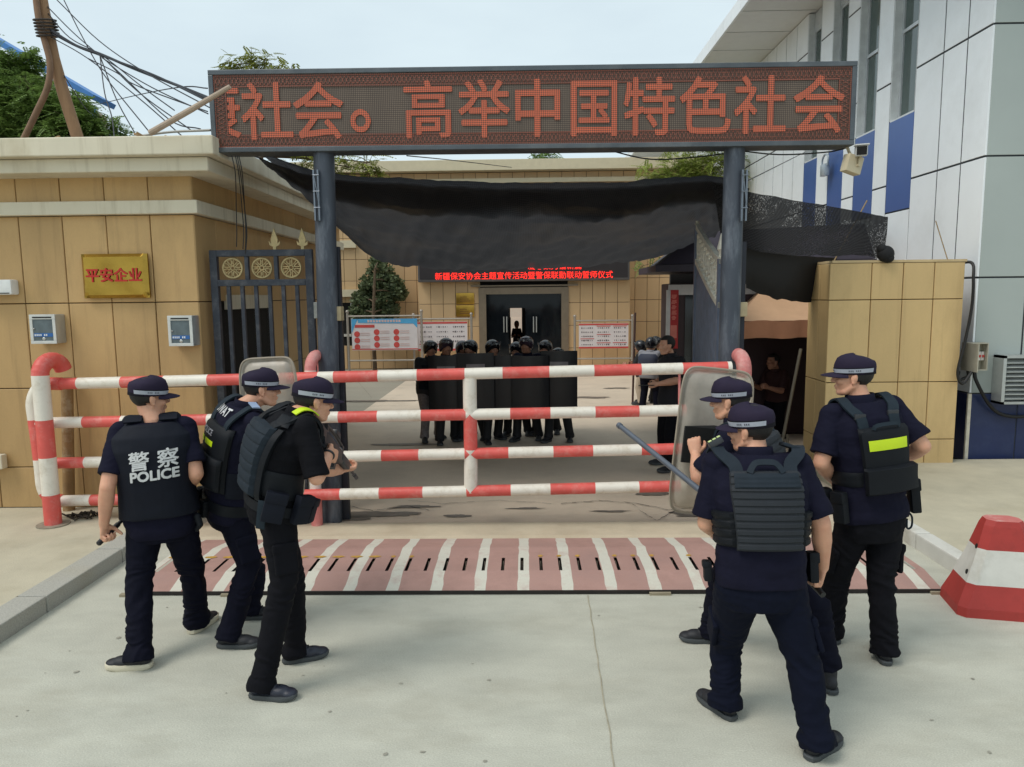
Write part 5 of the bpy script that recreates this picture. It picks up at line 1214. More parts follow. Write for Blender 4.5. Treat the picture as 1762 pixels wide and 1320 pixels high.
        sd = o.modifiers.new('thick', 'SOLIDIFY'); sd.thickness = .006; sd.offset = 0; return o
    def cap(s, tilt=-.06, dark=False, band=True):
        h = s.hR @ Matrix.Rotation(tilt, 3, 'X'); q = lambda x, y, z: s.H + h@V((x,y,z)); n = 64; g = MB()
        prof = [(.016,.0885,.112),(.034,.0925,.1155),(.052,.0950,.1175),(.070,.0955,.1165),(.088,.0915,.110),(.104,.0815,.097),(.117,.064,.076),(.126,.042,.050),(.130,.020,.024),(.131,.005,.006)]
        def rim(b): # the back of the cap is cut in an arch over the hair
            return 0
        rings = []
        for z, a, b in prof:
            r = []
            for j in range(n):
                t = 2*math.pi*j/n; x, y = math.cos(t), math.sin(t); seam = (1-.010*max(0, math.cos(8*t))**18*(z > .04)) * (1+.012*noise.noise(V((x*2.2+s.H.x*9, y*2.2, z*14)))*(z > .05))
                zz = z + (.010*y if z > .1 else 0) + (-.004*(y<-.3)*(z<.03)); r.append(q(x*a*seam, -.014+y*b*seam, zz))
            rings.append(r)
        g.loft(rings, cap=True); c = g.build('cap', Mcap, s.root, smooth='all')
        # dark rear opening strap
        g = MB(); P_ = []
        g.loft([[q(math.cos(t)*.0905, -.014+math.sin(t)*.1155, z+(.0 if z < .03 else .018*math.sin((t-1.12*math.pi)/(.76*math.pi)*math.pi))) for t in np.linspace(1.12*math.pi,1.88*math.pi,17)] for z in (.012,.040)], cap=False, close=False); g.build('back_strap', Mcpd, c, smooth='all', recalc=False)
        g = MB(); g.ell(q(0,-.012,.132), (.007,.007,.004), h, 10, 6); g.build('button', Mcap, c, smooth='all')
        # peak
        g = MB(); top = []; K = 20
        for j in range(K+1):
            t = math.pi*(.12+.76*j/K); ring = []
            for i in range(6):
                u = i/5; x = math.cos(t)*(.089+.006*u); y = -.014 + math.sin(t)*(.1125) + u*.080*math.sin((t-math.pi*.12)/(.76*math.pi)*math.pi)**.6
                ring.append(q(x, y, .026 - .012*u*u - .014*(abs(x)/.09)**2))
            top.append(ring)
        bot = [[p - h@V((0,0,.0045)) for p in r] for r in top]
        g.loft(top, cap=False, close=False); g.loft(bot, cap=False, close=False)
        for r0, r1 in zip(top[:-1], top[1:]): pass
        o = len(g.v); rim_t = [r[-1] for r in top]; rim_b = [r[-1] for r in bot]; g.loft([rim_t, rim_b], cap=False, close=False)
        g.build('peak', Mcap, c, smooth=True)
        if band:
            g = MB(); g.loft([[q(math.cos(t)*rr, -.014+math.sin(t)*(rr+.0235), z) for t in np.linspace(-.30*math.pi,1.30*math.pi,60)] for z, rr in ((.026,.0925),(.050,.0975))], cap=False, close=False); b = g.build('reflective_band', Mref, c, smooth='all', recalc=False)
            g = MB()
            for sd in (.02,.98,.5):
                for k in range(-3,4):
                    t = sd*math.pi + k*.085
                    if k == 0: continue
                    R1 = .0972; p = [q(math.cos(t+d2)*R1, -.014+math.sin(t+d2)*(R1+.0238), z) for d2, z in ((-.022,.034),(.022,.034),(.022,.043),(-.022,.043))]; g.add(p, [(0,1,2,3)])
            struct(g.build('band_print', pm('band_ink', (70,72,84), .6), b, recalc=False), 'stuff')
            g = MB(); g.loft([[q(math.cos(t)*.0965, -.014+math.sin(t)*.1195, z) for t in np.linspace(-.28*math.pi,1.28*math.pi,40)] for z in (.051,.056)], cap=False, close=False); g.build('piping', Mcpd, c, smooth='all', recalc=False)
        return c
    def helmet(s, visor=True, mat=None):
        h = s.hR; q = lambda x, y, z: s.H + h@V((x,y,z)); g = MB(); n = 28
        prof = [(-.075,.098,.118),(-.03,.108,.130),(.02,.114,.136),(.07,.108,.128),(.11,.082,.098),(.135,.04,.05),(.142,.006,.008)]
        g.loft([[q(math.cos(2*math.pi*j/n)*a, -.012+math.sin(2*math.pi*j/n)*b, z + (.115*max(0, math.sin(2*math.pi*j/n)-.1) if z < .03 else 0)) for j in range(n)] for z, a, b in prof])
        c = g.build('helmet', mat or Mhel, s.root, smooth='all')
        g = MB(); g.ell(q(0,.122,.085), (.016,.008,.018), h, 10, 6); g.build('badge', Mwht, c, smooth='all')
        if visor:
            g = MB(); g.loft([[q(math.cos(t)*.117, .0+math.sin(t)*.142, z) for t in np.linspace(.12*math.pi,.88*math.pi,18)] for z in (.075,.115)], cap=False, close=False)
            g.build('visor', pm('visor', (120,126,132), .1, alpha=.35), c, smooth='all', recalc=False)
        return c
    def shirt(s, mat, low=-.12, sleeve=.62, off=.019, collar=True, seed=1, amp=.010, flare=.068, cuffroll=False, long=False):
        g = MB(); s.torso(g, low, .97, off)
        for sd, (el, wr) in s.arms.items():
            sh = s.sh(sd); el = V(el); d = (el-sh); e = sh + d*sleeve
            c, R, F, U = s.frame(.9); g.ell(sh, (.064*s.k,.068*s.k,.062*s.k)); g.chain([c + R*sd*.07*s.k - U*.01, sh], [.055*s.k,.062*s.k], 16)
            if long:
                wr = V(wr); lf = el.lerp(wr, long); g.chain([sh, sh.lerp(el,.5), el, lf], [.066*s.k,.064*s.k,.056*s.k,.052*s.k], 18)
                if cuffroll: dd = (lf-el).normalized(); g.tube([lf-dd*.05, lf-dd*.045, lf+dd*.012, lf+dd*.016], [.048,.060*s.k,.060*s.k,.05], 18)
            else:
                g.tube([sh, sh.lerp(e,.5), e-d*.02, e], [.064*s.k, .066*s.k, flare*s.k, flare*s.k], 20)
        sd_ = seed*7.3
        def disp(p, n):
            a = noise.noise(V((p.x*7+sd_, p.y*7, p.z*15)))*amp; b = noise.noise(V((p.x*20+sd_, p.y*20, p.z*34+3)))*amp*.35; return a - abs(b)
        o = g.fuse('shirt', mat, s.root, s.vox*1.15, 4, disp if s.vox < .01 else None)
        if collar:
            c, R, F, U = s.frame(1.0); g = MB(); r0 = .068*s.k
            g.loft([[c + (R*math.cos(t) + F*math.sin(t))*r - U*.035 + U*z + F*.004 for t in np.linspace(0,2*math.pi,25)[:-1]] for r, z in ((r0+.018,.0),(r0+.010,.03),(r0+.006,.058),(r0-.002,.058),(r0-.002,.01))], cap=False); g.build('collar', mat, o, smooth='all')
        return o
    def trousers(s, mat, off=.0, seed=2, amp=.012, cuff=.074, pockets=True, thigh=.098):
        g = MB(); s.torso(g, -.20, .06, .006); s.P_ = []
        for sd, L_ in s.legs.items():
            hp, kn, an = s.hip(sd), V(L_[0]), V(L_[1]); an = an + (kn-an).normalized()*getattr(s,'short',{}).get(sd,0.); m1 = hp.lerp(kn,.5); m2 = kn.lerp(an,.5); k = s.k
            g.chain([hp, m1, kn, m2, an.lerp(kn,.06)], [thigh*k,.090*k,.073*k,.070*k,.066*k], 20)
            d = (an-kn).normalized(); g.tube([an-d*.05, an-d*.02, an+d*.035], [.064*k,cuff*k,cuff*1.02*k], 20); g.ell(an-d*.015+V((.0,.0,0)), (.074*k,.076*k,.028)); g.ell(an-d*.07, (.071*k,.073*k,.02))
        sd_ = seed*5.1; zk = np.mean([V(q[0]).z for q in s.legs.values()]); za = min(V(q[1]).z for q in s.legs.values())
        def disp(p, n):
            lowk = min(1, max(.35, 1.5*math.exp(-((p.z-zk)/.13)**2) + 1.5*math.exp(-((p.z-za-.06)/.13)**2)))
            r = 1-2*abs(noise.noise(V((p.x*6+sd_, p.y*6, p.z*17 + 2.2*noise.noise(p*5)))))
            return amp*(r-.45)*lowk + .25*amp*noise.noise(V((p.x*26, p.y*26, p.z*30+sd_)))
        o = g.fuse('trousers', mat, s.root, s.vox*1.15, 3, disp if s.vox < .01 else None)
        if pockets and s.vox < .01:
            for sd, L_ in s.legs.items():
                hp, kn = s.hip(sd), V(L_[0]); c = hp.lerp(kn,.68); ax_ = (kn-hp).normalized(); out = (s.Rp*sd - ax_*(s.Rp*sd).dot(ax_)).normalized(); fw = ax_.cross(out)
                R3 = Matrix((fw, out, -ax_)).transposed(); g = MB(); g.box(c+out*.078*s.k, (.13,.03,.17), R3, .012); g.box(c+out*.084*s.k-ax_*.07, (.138,.03,.05), R3, .008); g.fuse('pocket', mat, o, .007, 3)
        return o
    def shoes(s, sole=None, mat=None, thick=.030):
        for sd, L_ in s.legs.items():
            an, td = V(L_[1]), V(L_[2]); lift = L_[3] if len(L_) > 3 else 0.; hz_ = V((td.x, td.y, 0)).normalized()
            f = (hz_*math.cos(lift) - Z_*math.sin(lift)).normalized(); r = hz_.cross(Z_).normalized(); u = r.cross(f).normalized(); R3 = Matrix((r,f,u)).transposed()
            o = an - u*.085 - f*.0; q = lambda x, y, z: o + R3@V((x,y,z)); g = MB(); e = lambda c, rr: g.ell(q(*c), rr, R3, 18, 10)
            e((0,-.028,.056),(.036,.044,.046)); e((0,.03,.056),(.040,.07,.045)); e((0,.10,.044),(.045,.07,.036)); e((0,.155,.036),(.044,.052,.028)); g.chain([q(0,-.01,.07), q(0,-.005,.115)], [.042,.046], 16)
            sh_ = g.fuse('shoe', mat or Msho, s.root, .006 if s.vox < .01 else .012, 3)
            out = []; prof = [(-.078,.0),(-.070,.026),(-.04,.040),(.0,.041),(.06,.044),(.12,.050),(.165,.046),(.195,.030),(.207,.0)]
            out = prof + [(y,-x) for y, x in prof[-2:0:-1]]
            lay = lambda z, k: [q(x*k, .06+(y-.06)*k, z + (.012*max(0,(y-.12)/.09)**1.5)) for y, x in out]
            g = MB(); g.loft([lay(0,.93), lay(.006,1.0), lay(thick*.8,1.02), lay(thick,.98)]); g.build('sole', sole or Msol, sh_, smooth=True)
            if s.vox < .01:
                for k in range(4):
                    g = MB(); y = .055+.022*k; zt = .100-.011*k; g.tube([q(-.022,y,zt-.008), q(0,y+.008,zt+.001), q(.022,y,zt-.008)], .0035, 6); g.build('lace', Mwht if False else Mpou, sh_, smooth='all')
    def belt(s, mat=None, t=.04):
        g = MB(); n = 40; g.loft([[s.S(t+d_, 2*math.pi*j/n, o) for j in range(n)] for d_, o in ((-.05,.020),(-.05,.030),(.05,.030),(.05,.020))], cap=False)
        return g.build('belt', mat or Mpou, s.root, smooth=True)
    def pouch(s, t, x, size, mat=None, name='pouch', off=.03, flap=True, rot=0.):
        """box pouch hung on the belt line at lateral angle x (rad)"""
        p = s.S(t, x, off+size[1]/2); c, R, F, U = s.frame(t); out = (p-c); out = (out-U*out.dot(U)).normalized(); r = U.cross(out).normalized()
        R3 = Matrix((r, out, U)).transposed() @ Matrix.Rotation(rot,3,'Y'); g = MB(); g.box(p, size, R3, .012); o = g.build(name, mat or Mpou, s.root, smooth=True)
        if flap: g = MB(); g.box(p+R3@V((0,.006,size[2]*.32)), (size[0]*1.04,size[1]*1.02,size[2]*.36), R3, .01); g.build('flap', mat or Mpou, o, smooth=True)
        return o
    def print_on(s, body, size, t, x, off, mat, par, weight=0., slant=0.):
        h = s.len
        def fn(a, b): bb = b + a*slant; return s.lat(t+bb/h, x+a, off)
        g = MB(); c, R, F, U = s.frame(t); text_on(g, body, size, fn, weight, 'CENTER', -F, .0004); return g.build('lettering', mat, par, recalc=False)
    def strap(s, side, mat, par, x=.10, t0=.74, wd=.055, th=.012, off=.018, t1=.62, xs=.125):
        c, R, F, U = s.frame(.93); pts = []; ups = []
        q = [s.lat(t0, side*x, off), s.lat(t0+.10, side*(x+.005), off+.004)]
        top = s.N - U*.004 + R*side*xs*s.k - F*.005 + U*(off*.5 + .010*(xs > .15))
        bk = s.N - U*(.045 - .03*(xs > .15)) + R*side*(xs-.012*(xs > .15))*s.k - F*(.085 - .015*(xs > .15))*s.k; fr_ = s.N - U*.06 + R*side*xs*s.k + F*.075*s.k
        end = s.S(t1, math.pi - side*.45, off)
        pts = catmull(q + [bk, top, fr_, end], 5)
        ups = catmull([-F, (-F+U*.25).normalized(), (-F*.6+U*.8).normalized(), U, (F*.7+U*.6).normalized(), F], 5); g = MB(); g.ribbon(pts, ups, wd, th); return g.build('shoulder_strap', mat, par, smooth=True)
def ank(u, v, z=.0): return gnd(u, v, z) + V((0,0,.085))
def dirp(a, b): d = gnd(*b)-gnd(*a); d.z = 0; return d.normalized()
def molle(rows): return lambda q: .006 if (q*rows) % 1 > .2 else 0.
G1 = 'police officers in front of the barrier'
# ---------------------------------------------------------------- officer with POLICE on his back
a = rad(20); R = (math.cos(a), math.sin(a), 0)
f = Fig('officer in plain vest lettered POLICE holding a short baton, leftmost of the group', G1, gnd(285,1118), at(278,893,4.45), at(262,719,4.47), (math.cos(a*.6), math.sin(a*.6), 0), R, at(258,683,4.50), (.74,.67,-.05), tilt=.05, build=1.06)
f.limbs({-1:(at(185,838,4.24), at(179,903,4.28)), 1:(at(338,815,4.42), at(320,842,4.66))},
        {-1:(at(240,997,4.36), ank(241,1149), (-1,-.05,0)), 1:(at(331,985,4.60), ank(340,1084), dirp((335,1090),(371,1065)))})
bd = V((.25,.80,.42)).normalized()
f.body(hands={-1:dict(d=V((-.02,.12,-1)), n=V((1,-.2,.1)), s=bd, curl=(75,85,60), thumb=50), 1:dict(d=V((-.2,.9,.2)), n=V((-.8,0,-.4)), s=V((0,0,1)), curl=(50,60,40))})
f.hair(); f.cap(); f.shirt(Mnavy, low=-.16, sleeve=.80, seed=1, collar=False, flare=.074); f.trousers(Mtrs, seed=1, pockets=False, thigh=.106, cuff=.08); f.shoes(Msolw, thick=.036)
g = MB(); f.torso(g, .06, .96, .046, 36)
for sd in (-1,1):
    c, Rr, F, U = f.frame(.93); sh = f.sh(sd); g.chain([c+Rr*sd*.06+U*.02, c+Rr*sd*.125+U*.028], [.052,.050], 16)
vest = g.fuse('vest', Mvst, f.root, .008, 6, lambda p, n: .004*noise.noise(p*6)+.002*noise.noise(p*17))
c, Rr, F, U = f.frame(.93)
for sd in (-1,1):
    g = MB(); q0 = c+Rr*sd*.10+U*.058-F*.02; g.ribbon([q0-F*.055-U*.028, q0-F*.02, q0+F*.03], [(U*.7-F*.6), U, (U*.9+F*.2)], .10, .012); g.build('shoulder_strap', Mvst, vest, smooth=True)
f.print_on('警', .122, .565, -.055, .054, Mwht, vest, .0024, slant=.07); f.print_on('察', .122, .580, .105, .054, Mwht, vest, .0024, slant=.07); f.print_on('POLICE', .084, .452, .026, .054, Mwht, vest, .0035, slant=.05)
g = MB(); q = f.S(.02, 1.25, .05); g.chain([q, q+V((.02,-.01,-.05)), q+V((-.01,0,-.09))], [.022,.02,.012], 10); g.fuse('belt_gear', Mpou, f.root, .006, 2)
hb = f.arms[-1][1] + V((-.0,.02,-.075))
g = MB(); g.tube([hb-bd*.075, hb-bd*.07, hb+bd*.10, hb+bd*.105, hb+bd*.30], [.012,.0165,.0165,.012,.011], 12)
tag(g.build('baton', pm('baton_black', (22,20,22), .45), smooth=True), 'short black baton in the left hand of the POLICE vest officer', 'baton')
# ---------------------------------------------------------------- officer behind, with reflective patches
a = rad(-48); R = (math.cos(a), math.sin(a), 0)
f = Fig('officer in black vest with two yellow patches and SWAT lettering, middle of left three', G1, gnd(410,1090), at(397,868,4.72), at(424,693,4.70), R, R, at(451,668,4.75), (.93,.36,-.03), build=1.05)
f.limbs({-1:(at(430,790,5.0), at(480,760,5.0)), 1:(at(472,795,4.50), at(520,780,4.62))},
        {1:(at(428,975,4.62), ank(394,1113), (1,.03,0)), -1:(at(438,985,4.9), ank(432,1064), (1,.1,0))})
f.body(hands={-1:dict(d=V((.9,.3,.1)), n=V((0,.3,1)), s=V((0,1,0)), curl=(70,80,50)), 1:dict(d=V((.9,.3,.0)), n=V((0,1,0)), s=V((0,0,1)), curl=(60,70,50))})
f.hair(); f.cap(); f.shirt(Mnavy, low=-.12, sleeve=.7, seed=4); f.trousers(Mtrs, seed=4); f.shoes()
f.belt()
sv = f.shell(.20,.80,-.95,.95,.014,.052, nt=14); vest = sv.build('vest', Mpou, f.root, smooth=True)
sv = f.shell(.22,.52,-.80,.80,.05,.085, nt=10); sv.build('back_pouch', Mpou, vest, smooth=True)
sv = f.shell(.16,.40,.95,2.2,.016,.030, nt=8); sv.build('side_band', Mvst, vest, smooth=True)
for sd in (-1,1): f.strap(sd, Mweb, vest, x=.12, wd=.055, xs=.14)
f.print_on('SWAT', .074, .885, -.02, .036, Mwht, vest, .0016); f.print_on('POLICE', .052, .70, -.03, .0545, pm('print_grey', (150,150,156), .6), vest, .0015)
for x0, x1 in ((-.44,-.22),(-.10,.26)): sv = f.shell(.605,.655,x0,x1,.0535,.0555, nt=3, npp=6); sv.build('patch', Mhiv, vest, smooth=True)
for t_, x_ in ((.02,-.6),(.0,.1)): f.pouch(t_, x_, (.07,.04,.11), off=.03)
g = MB(); q = f.S(.05,-.9,.05); g.chain([q, q+V((-.02,-.02,-.04)), q+V((0,0,-.10)), q+V((.02,0,-.17))], [.03,.028,.022,.015], 10); g.fuse('radio', Mgun, f.root, .006, 2)
c, Rr, F, U = f.frame(.95); g = MB(); q0 = c+Rr*.15+U*.048; g.ribbon([q0-Rr*.05+U*.012, q0+Rr*.035], [U, U], .05, .008); g.build('epaulette', pm('epaulette', (150,168,196), .6), f.root)
# ---------------------------------------------------------------- rifleman
a = rad(-58); R = (math.cos(a), math.sin(a), 0); a2 = rad(-50)
f = Fig('officer in black aiming a short rifle, with slate back plate and pouches', G1, gnd(470,1180), at(473,868,4.02), at(516,708,4.06), R, (math.cos(a2), math.sin(a2), 0), at(540,689,4.12), (.84,.52,-.14), tilt=-.03, build=1.04, bow=.05)
f.limbs({1:(at(545,822,3.84), at(566,780,4.03)), -1:(at(562,808,4.33), at(586,809,4.55))},
        {1:(at(490,992,3.92), ank(452,1200), (1,-.10,0)), -1:(at(503,1000,4.2), ank(508,1138), (.86,.36,0))})
st, mz = at(548,738,4.02), at(613,822,4.75); rd = (mz-st).normalized(); rr_ = rd.cross(Z_).normalized(); ru = rr_.cross(rd)
f.body(hands={1:dict(d=(rd+V((.15,.0,.15))).normalized(), n=V((-.6,.5,-.1)), s=ru, curl=(60,75,50), thumb=45), -1:dict(d=V((.72,.62,-.05)), n=ru, s=-rr_*1.0+V((0,0,.1)), curl=(55,60,45), thumb=50)})
f.hair(); f.cap(); f.shirt(Mblk, low=-.10, sleeve=.98, seed=6, flare=.066); f.trousers(Mtrk, seed=6, amp=.010); f.shoes(mat=pm('shoe_navy', (34,38,52), .45, var=.2, scale=20, bump=.1, bscale=150))
f.belt(); R3 = Matrix((rr_, rd, ru)).transposed()
vest = f.shell(.12,.84,-.62,.62,.02,.062, nt=48, npp=10, prof=molle(7)).build('vest', Mmol, f.root, smooth=True)
f.shell(.16,.42,.66,2.5,.014,.030, nt=8).build('side_band', Mpou, vest, smooth=True); f.shell(.10,.84,.63,.86,.015,.05, nt=12).build('vest_edge', Mpou, vest, smooth=True)
for sd in (-1,1): f.strap(sd, Mpou, vest, x=.10, wd=.065, th=.018)
f.shell(.87,.97,.35,.95,.040,.052, nt=6, npp=8).build('shoulder_pad', Mpou, vest, smooth=True)
c, Rr, F, U = f.frame(.97); q0 = c+Rr*.105+U*.035
g = MB(); g.ribbon(catmull([q0-F*.07-U*.02, q0-F*.03+U*.012, q0+F*.02+U*.016, q0+F*.06-U*.004],3), [U]*10, .062, .006); g.build('hi_vis_tab', Mhiv, vest, smooth=True)
for t_, x_, sz in ((.10,1.35,(.115,.05,.17)),(.10,2.05,(.10,.05,.165)),(.06,2.6,(.08,.05,.14))): f.pouch(t_, x_, sz, Mvst, 'belt_pouch', off=.032)
g = MB(); q = f.S(-.02,.95,.035); g.box(q, (.05,.014,.16), Matrix((rr_, rd, Z_)).transposed() @ Matrix.Rotation(.15,3,'Y'), .005); g.build('hanging_strap', Mweb, f.root, smooth=True)
w_ = f.arms[1][1]; el = f.arms[1][0]; dd = (w_-el).normalized(); x, y, _ = basis(dd); g = MB(); wc = w_-dd*.015
g.tube([wc+(x*math.cos(t)+y*math.sin(t))*.033 for t in np.linspace(0,6.283,19)], .007, 6); g.build('wristband', Mgun, f.root, smooth=True)
t = thing('rifle', 'short black rifle held low by the officer in black', 'rifle', (st+mz)/2)
q = lambda x, y, z: st + R3@V((x,y,z)); g = MB(); Lr = (mz-st).length
g.box(q(0,.28,-.01), (.042,.36,.075), R3, .008); g.box(q(0,.05,-.015), (.038,.16,.10), R3, .01); g.build('receiver', Mgun, t, smooth=True)
g = MB(); g.tube([q(0,.12,.075), q(0,.30,.085), q(0,.48,.07)], .010, 8); g.box(q(0,.14,.045), (.02,.03,.07), R3); g.box(q(0,.47,.04), (.02,.03,.07), R3); g.box(q(0,.33,.10), (.03,.09,.03), R3, .004); g.build('carry_handle', Mgun, t, smooth=True)
g = MB(); g.tube([q(0,.44,.0), q(0,Lr,.0)], [.011,.0095], 10); g.tube([q(0,Lr-.06,0), q(0,Lr,0)], .014, 10); g.build('barrel', Mgun, t, smooth=True)
g = MB(); g.box(q(0,.53,-.005), (.05,.18,.055), R3, .012); g.build('handguard', pm('gun_grey', (52,54,58), .45, .1), t, smooth=True)
g = MB(); g.loft([[q(sx*.013, y0+sy*.03, z) for sx, sy in ((-1,-1),(1,-1),(1,1),(-1,1))] for z, y0 in ((-.04,.17),(-.11,.18),(-.19,.21))]); g.build('magazine', Mgun, t)
g = MB(); g.loft([[q(sx*.014, y0+sy*.018, z) for sx, sy in ((-1,-1),(1,-1),(1,1),(-1,1))] for z, y0 in ((-.03,.36),(-.12,.33))]); g.build('grip', Mgun, t)
g = MB(); g.tube(catmull([q(.02,.05,-.03), f.S(.75, 2.4, .05), f.N+f.frame(1)[2]*.02+V((0,0,.04)), f.S(.75,-.4,.06)],5), .008, 6); g.build('sling', Mpou, t, smooth=True)
# ---------------------------------------------------------------- officer nearest the camera
a = rad(-5); R = (math.cos(a), math.sin(a), 0)
f = Fig('stocky officer with glasses and slate webbing vest in wide crouch, nearest the camera', G1, gnd(1320,1270), at(1307,1001,3.50), at(1300,776,3.62), (1,0,0), R, at(1290,738,3.66), (-.78,.62,-.06), tilt=-.04, build=1.13, bow=.05)
f.limbs({-1:(at(1216,900,3.60), at(1268,935,3.80)), 1:(at(1413,903,3.50), at(1416,976,3.56))},
        {-1:(at(1249,1108,3.74), ank(1247,1230), dirp((1258,1236),(1210,1202))), 1:(at(1383,1140,3.44), ank(1404,1300), dirp((1394,1316),(1440,1284)))})
f.body(hands={-1:dict(d=V((.7,.5,-.3)), n=V((-.2,.3,-.8)), s=V((-.5,.8,0)), curl=(75,85,55), thumb=50), 1:dict(d=V((-.25,.1,-.95)), n=V((-.9,-.1,.2)), s=V((0,.9,-.2)), curl=(70,80,60), thumb=50)})
f.hair(); f.cap(); f.shirt(Mnavy, low=-.02, sleeve=.88, seed=9, flare=.072); f.trousers(pm('trousers_blue', (13,17,32), .85, spec=.12, var=.12, scale=12, bump=.10, bscale=220), seed=9, thigh=.112, cuff=.080, amp=.010); f.shoes()
vest = f.shell(.28,.86,-.68,.68,.018,.050, nt=66, npp=16, prof=molle(11)).build('vest', pm('vest_dark_slate', (26,31,38), .75, var=.12, scale=16, bump=.15, bscale=260), f.root, smooth=True)
f.shell(.30,.56,.69,2.4,.014,.034, nt=24, prof=molle(4)).build('side_band', Mpou, vest, smooth=True); f.shell(.30,.56,-2.4,-.69,.014,.034, nt=24, prof=molle(4)).build('side_band', Mpou, vest, smooth=True)
f.shell(.74,.845,-.52,.52,.056,.064, nt=10, npp=14, prof=lambda q: .002*math.sin(q*19)).build('velcro_panel', Mmol, vest, smooth=True)
g = MB(); hp = catmull([f.lat(.845,-.078,.055), f.lat(.895,-.058,.068), f.lat(.92,-.034,.075), f.lat(.92,.034,.075), f.lat(.895,.058,.068), f.lat(.845,.078,.055)],4); cc = f.frame(.8)[0]; g.ribbon(hp, [(p-cc) for p in hp], .03, .008); g.build('drag_handle', Mmol, vest, smooth=True)
for sd in (-1,1): f.strap(sd, Mmol, vest, x=.128, wd=.062, t0=.80, xs=.175)
c, Rr, F, U = f.frame(.95); q0 = c-Rr*.185*1.08+U*.078-F*.01
g = MB(); R3 = Matrix((Rr,F,U)).transposed() @ Matrix.Rotation(-.5,3,'Y'); g.box(q0, (.075,.05,.035), R3, .008); lamp = g.build('shoulder_lamp', Mgun, vest, smooth=True)
for k in range(3): g = MB(); g.box(q0+R3@V((-.024+.024*k,-.012,.019)), (.017,.028,.006), R3, .002); g.build('lamp_window', pm('lamp_lime', (204,220,150), .4), lamp)
g = MB(); q0 = c+Rr*.165+U*.055; g.box(q0, (.085,.10,.018), Matrix((Rr,F,U)).transposed() @ Matrix.Rotation(.35,3,'Y'), .005); g.build('shoulder_pad', Mmol, vest, smooth=True)
for t_, x_, sz in ((.12,1.55,(.08,.045,.15)),(.10,2.1,(.08,.05,.14)),(.08,-1.7,(.08,.04,.10))): f.pouch(t_, x_, sz, Mpou, 'belt_pouch', off=.03)
q = lambda x, y, z: f.H + f.hR@V((x,y,z)); Mgl = pm('spectacle_wire', (70,66,66), .3, .7)
g = MB()
for sd in (-1,1):
    g.tube([q(sd*.034+.020*math.cos(t), .104-.004*abs(math.cos(t)), -.004+.015*math.sin(t)) for t in np.linspace(0,6.283,17)], .0014, 5); g.tube([q(sd*.054,.101,0), q(sd*.072,.07,.002), q(sd*.079,.0,.004)], .0015, 5)
g.tube([q(-.014,.106,0), q(.014,.106,0)], .0014, 5); g.build('spectacles', Mgl, f.root, smooth='all')
hnd = f.arms[1][1] + V((-.022,.02,-.085)); g = MB(); g.tube([hnd+V((-.03,.10,.0)), hnd+V((0,-.01,-.03)), hnd+V((.012,-.06,-.045))], .016, 12)
tag(g.build('torch', pm('torch_black', (40,42,44), .35, .4), smooth=True), 'small black cylinder in the right hand of the nearest officer', 'torch')
g = MB(); ta, tb = at(1064,731,4.72), at(1201,841,3.98); dd = (tb-ta).normalized(); e_ = tb+dd*.50
g.tube([ta, ta+dd*.004, ta+dd*.03, ta+dd*.031, e_], [.015,.020,.020,.017,.017], 16)
t = g.build('long_stick', pm('stick_grey', (92,98,108), .4, .3, var=.12, scale=6), smooth=True); tag(t, 'long grey round stick pointed at the barrier by the nearest officer', 'stick')
# ---------------------------------------------------------------- officer holding the clear shield
a = rad(50); R = (math.cos(a), math.sin(a), 0)
f = Fig('officer bracing a clear shield, half hidden behind the nearest officer', G1, gnd(1330,1150), at(1302,925,4.22), at(1270,722,4.25), R, R, at(1256,688,4.28), (-.88,.47,-.04), build=1.06)
f.short = {1:.075}
f.limbs({-1:(at(1202,822,4.12), at(1197,783,4.28)), 1:(at(1345,815,4.5), at(1290,800,4.75))},
        {-1:(at(1240,1000,4.42), ank(1224,1104), (-1,.08,0)), 1:(at(1404,1040,4.02), ank(1424,1186), (-.12,1,0))})
f.body(hands={-1:dict(d=V((-.05,.35,.93)), n=V((.35,.9,-.3)), s=V((1,-.3,0)), curl=(60,70,45), thumb=40), 1:dict(d=V((-.8,.5,.1)), n=V((0,.4,.5)), s=V((0,.5,.8)), curl=(60,70,45))})
f.hair(); f.cap(); f.shirt(Mnavy, low=-.12, sleeve=.86, seed=12); f.trousers(Mtrs, seed=12); f.shoes()
vest = f.shell(.24,.86,-.85,.85,.018,.050, nt=48, npp=14, prof=molle(9)).build('vest', MATS['vest_dark_slate'], f.root, smooth=True)
for sd in (-1,1): f.strap(sd, Mweb, vest, x=.11)
f.shell(.30,.52,.86,2.4,.014,.03, nt=8).build('side_band', Mpou, vest, smooth=True); f.belt()
L_ = f.legs[1]; an = V(L_[1]); g = MB(); d = (V(L_[0])-an).normalized(); g.tube([an+d*.0, an+d*.05, an+d*.12], [.044,.046,.05], 16); g.build('sock', pm('sock_white', (214,206,208), .8, var=.05), f.root, smooth=True)
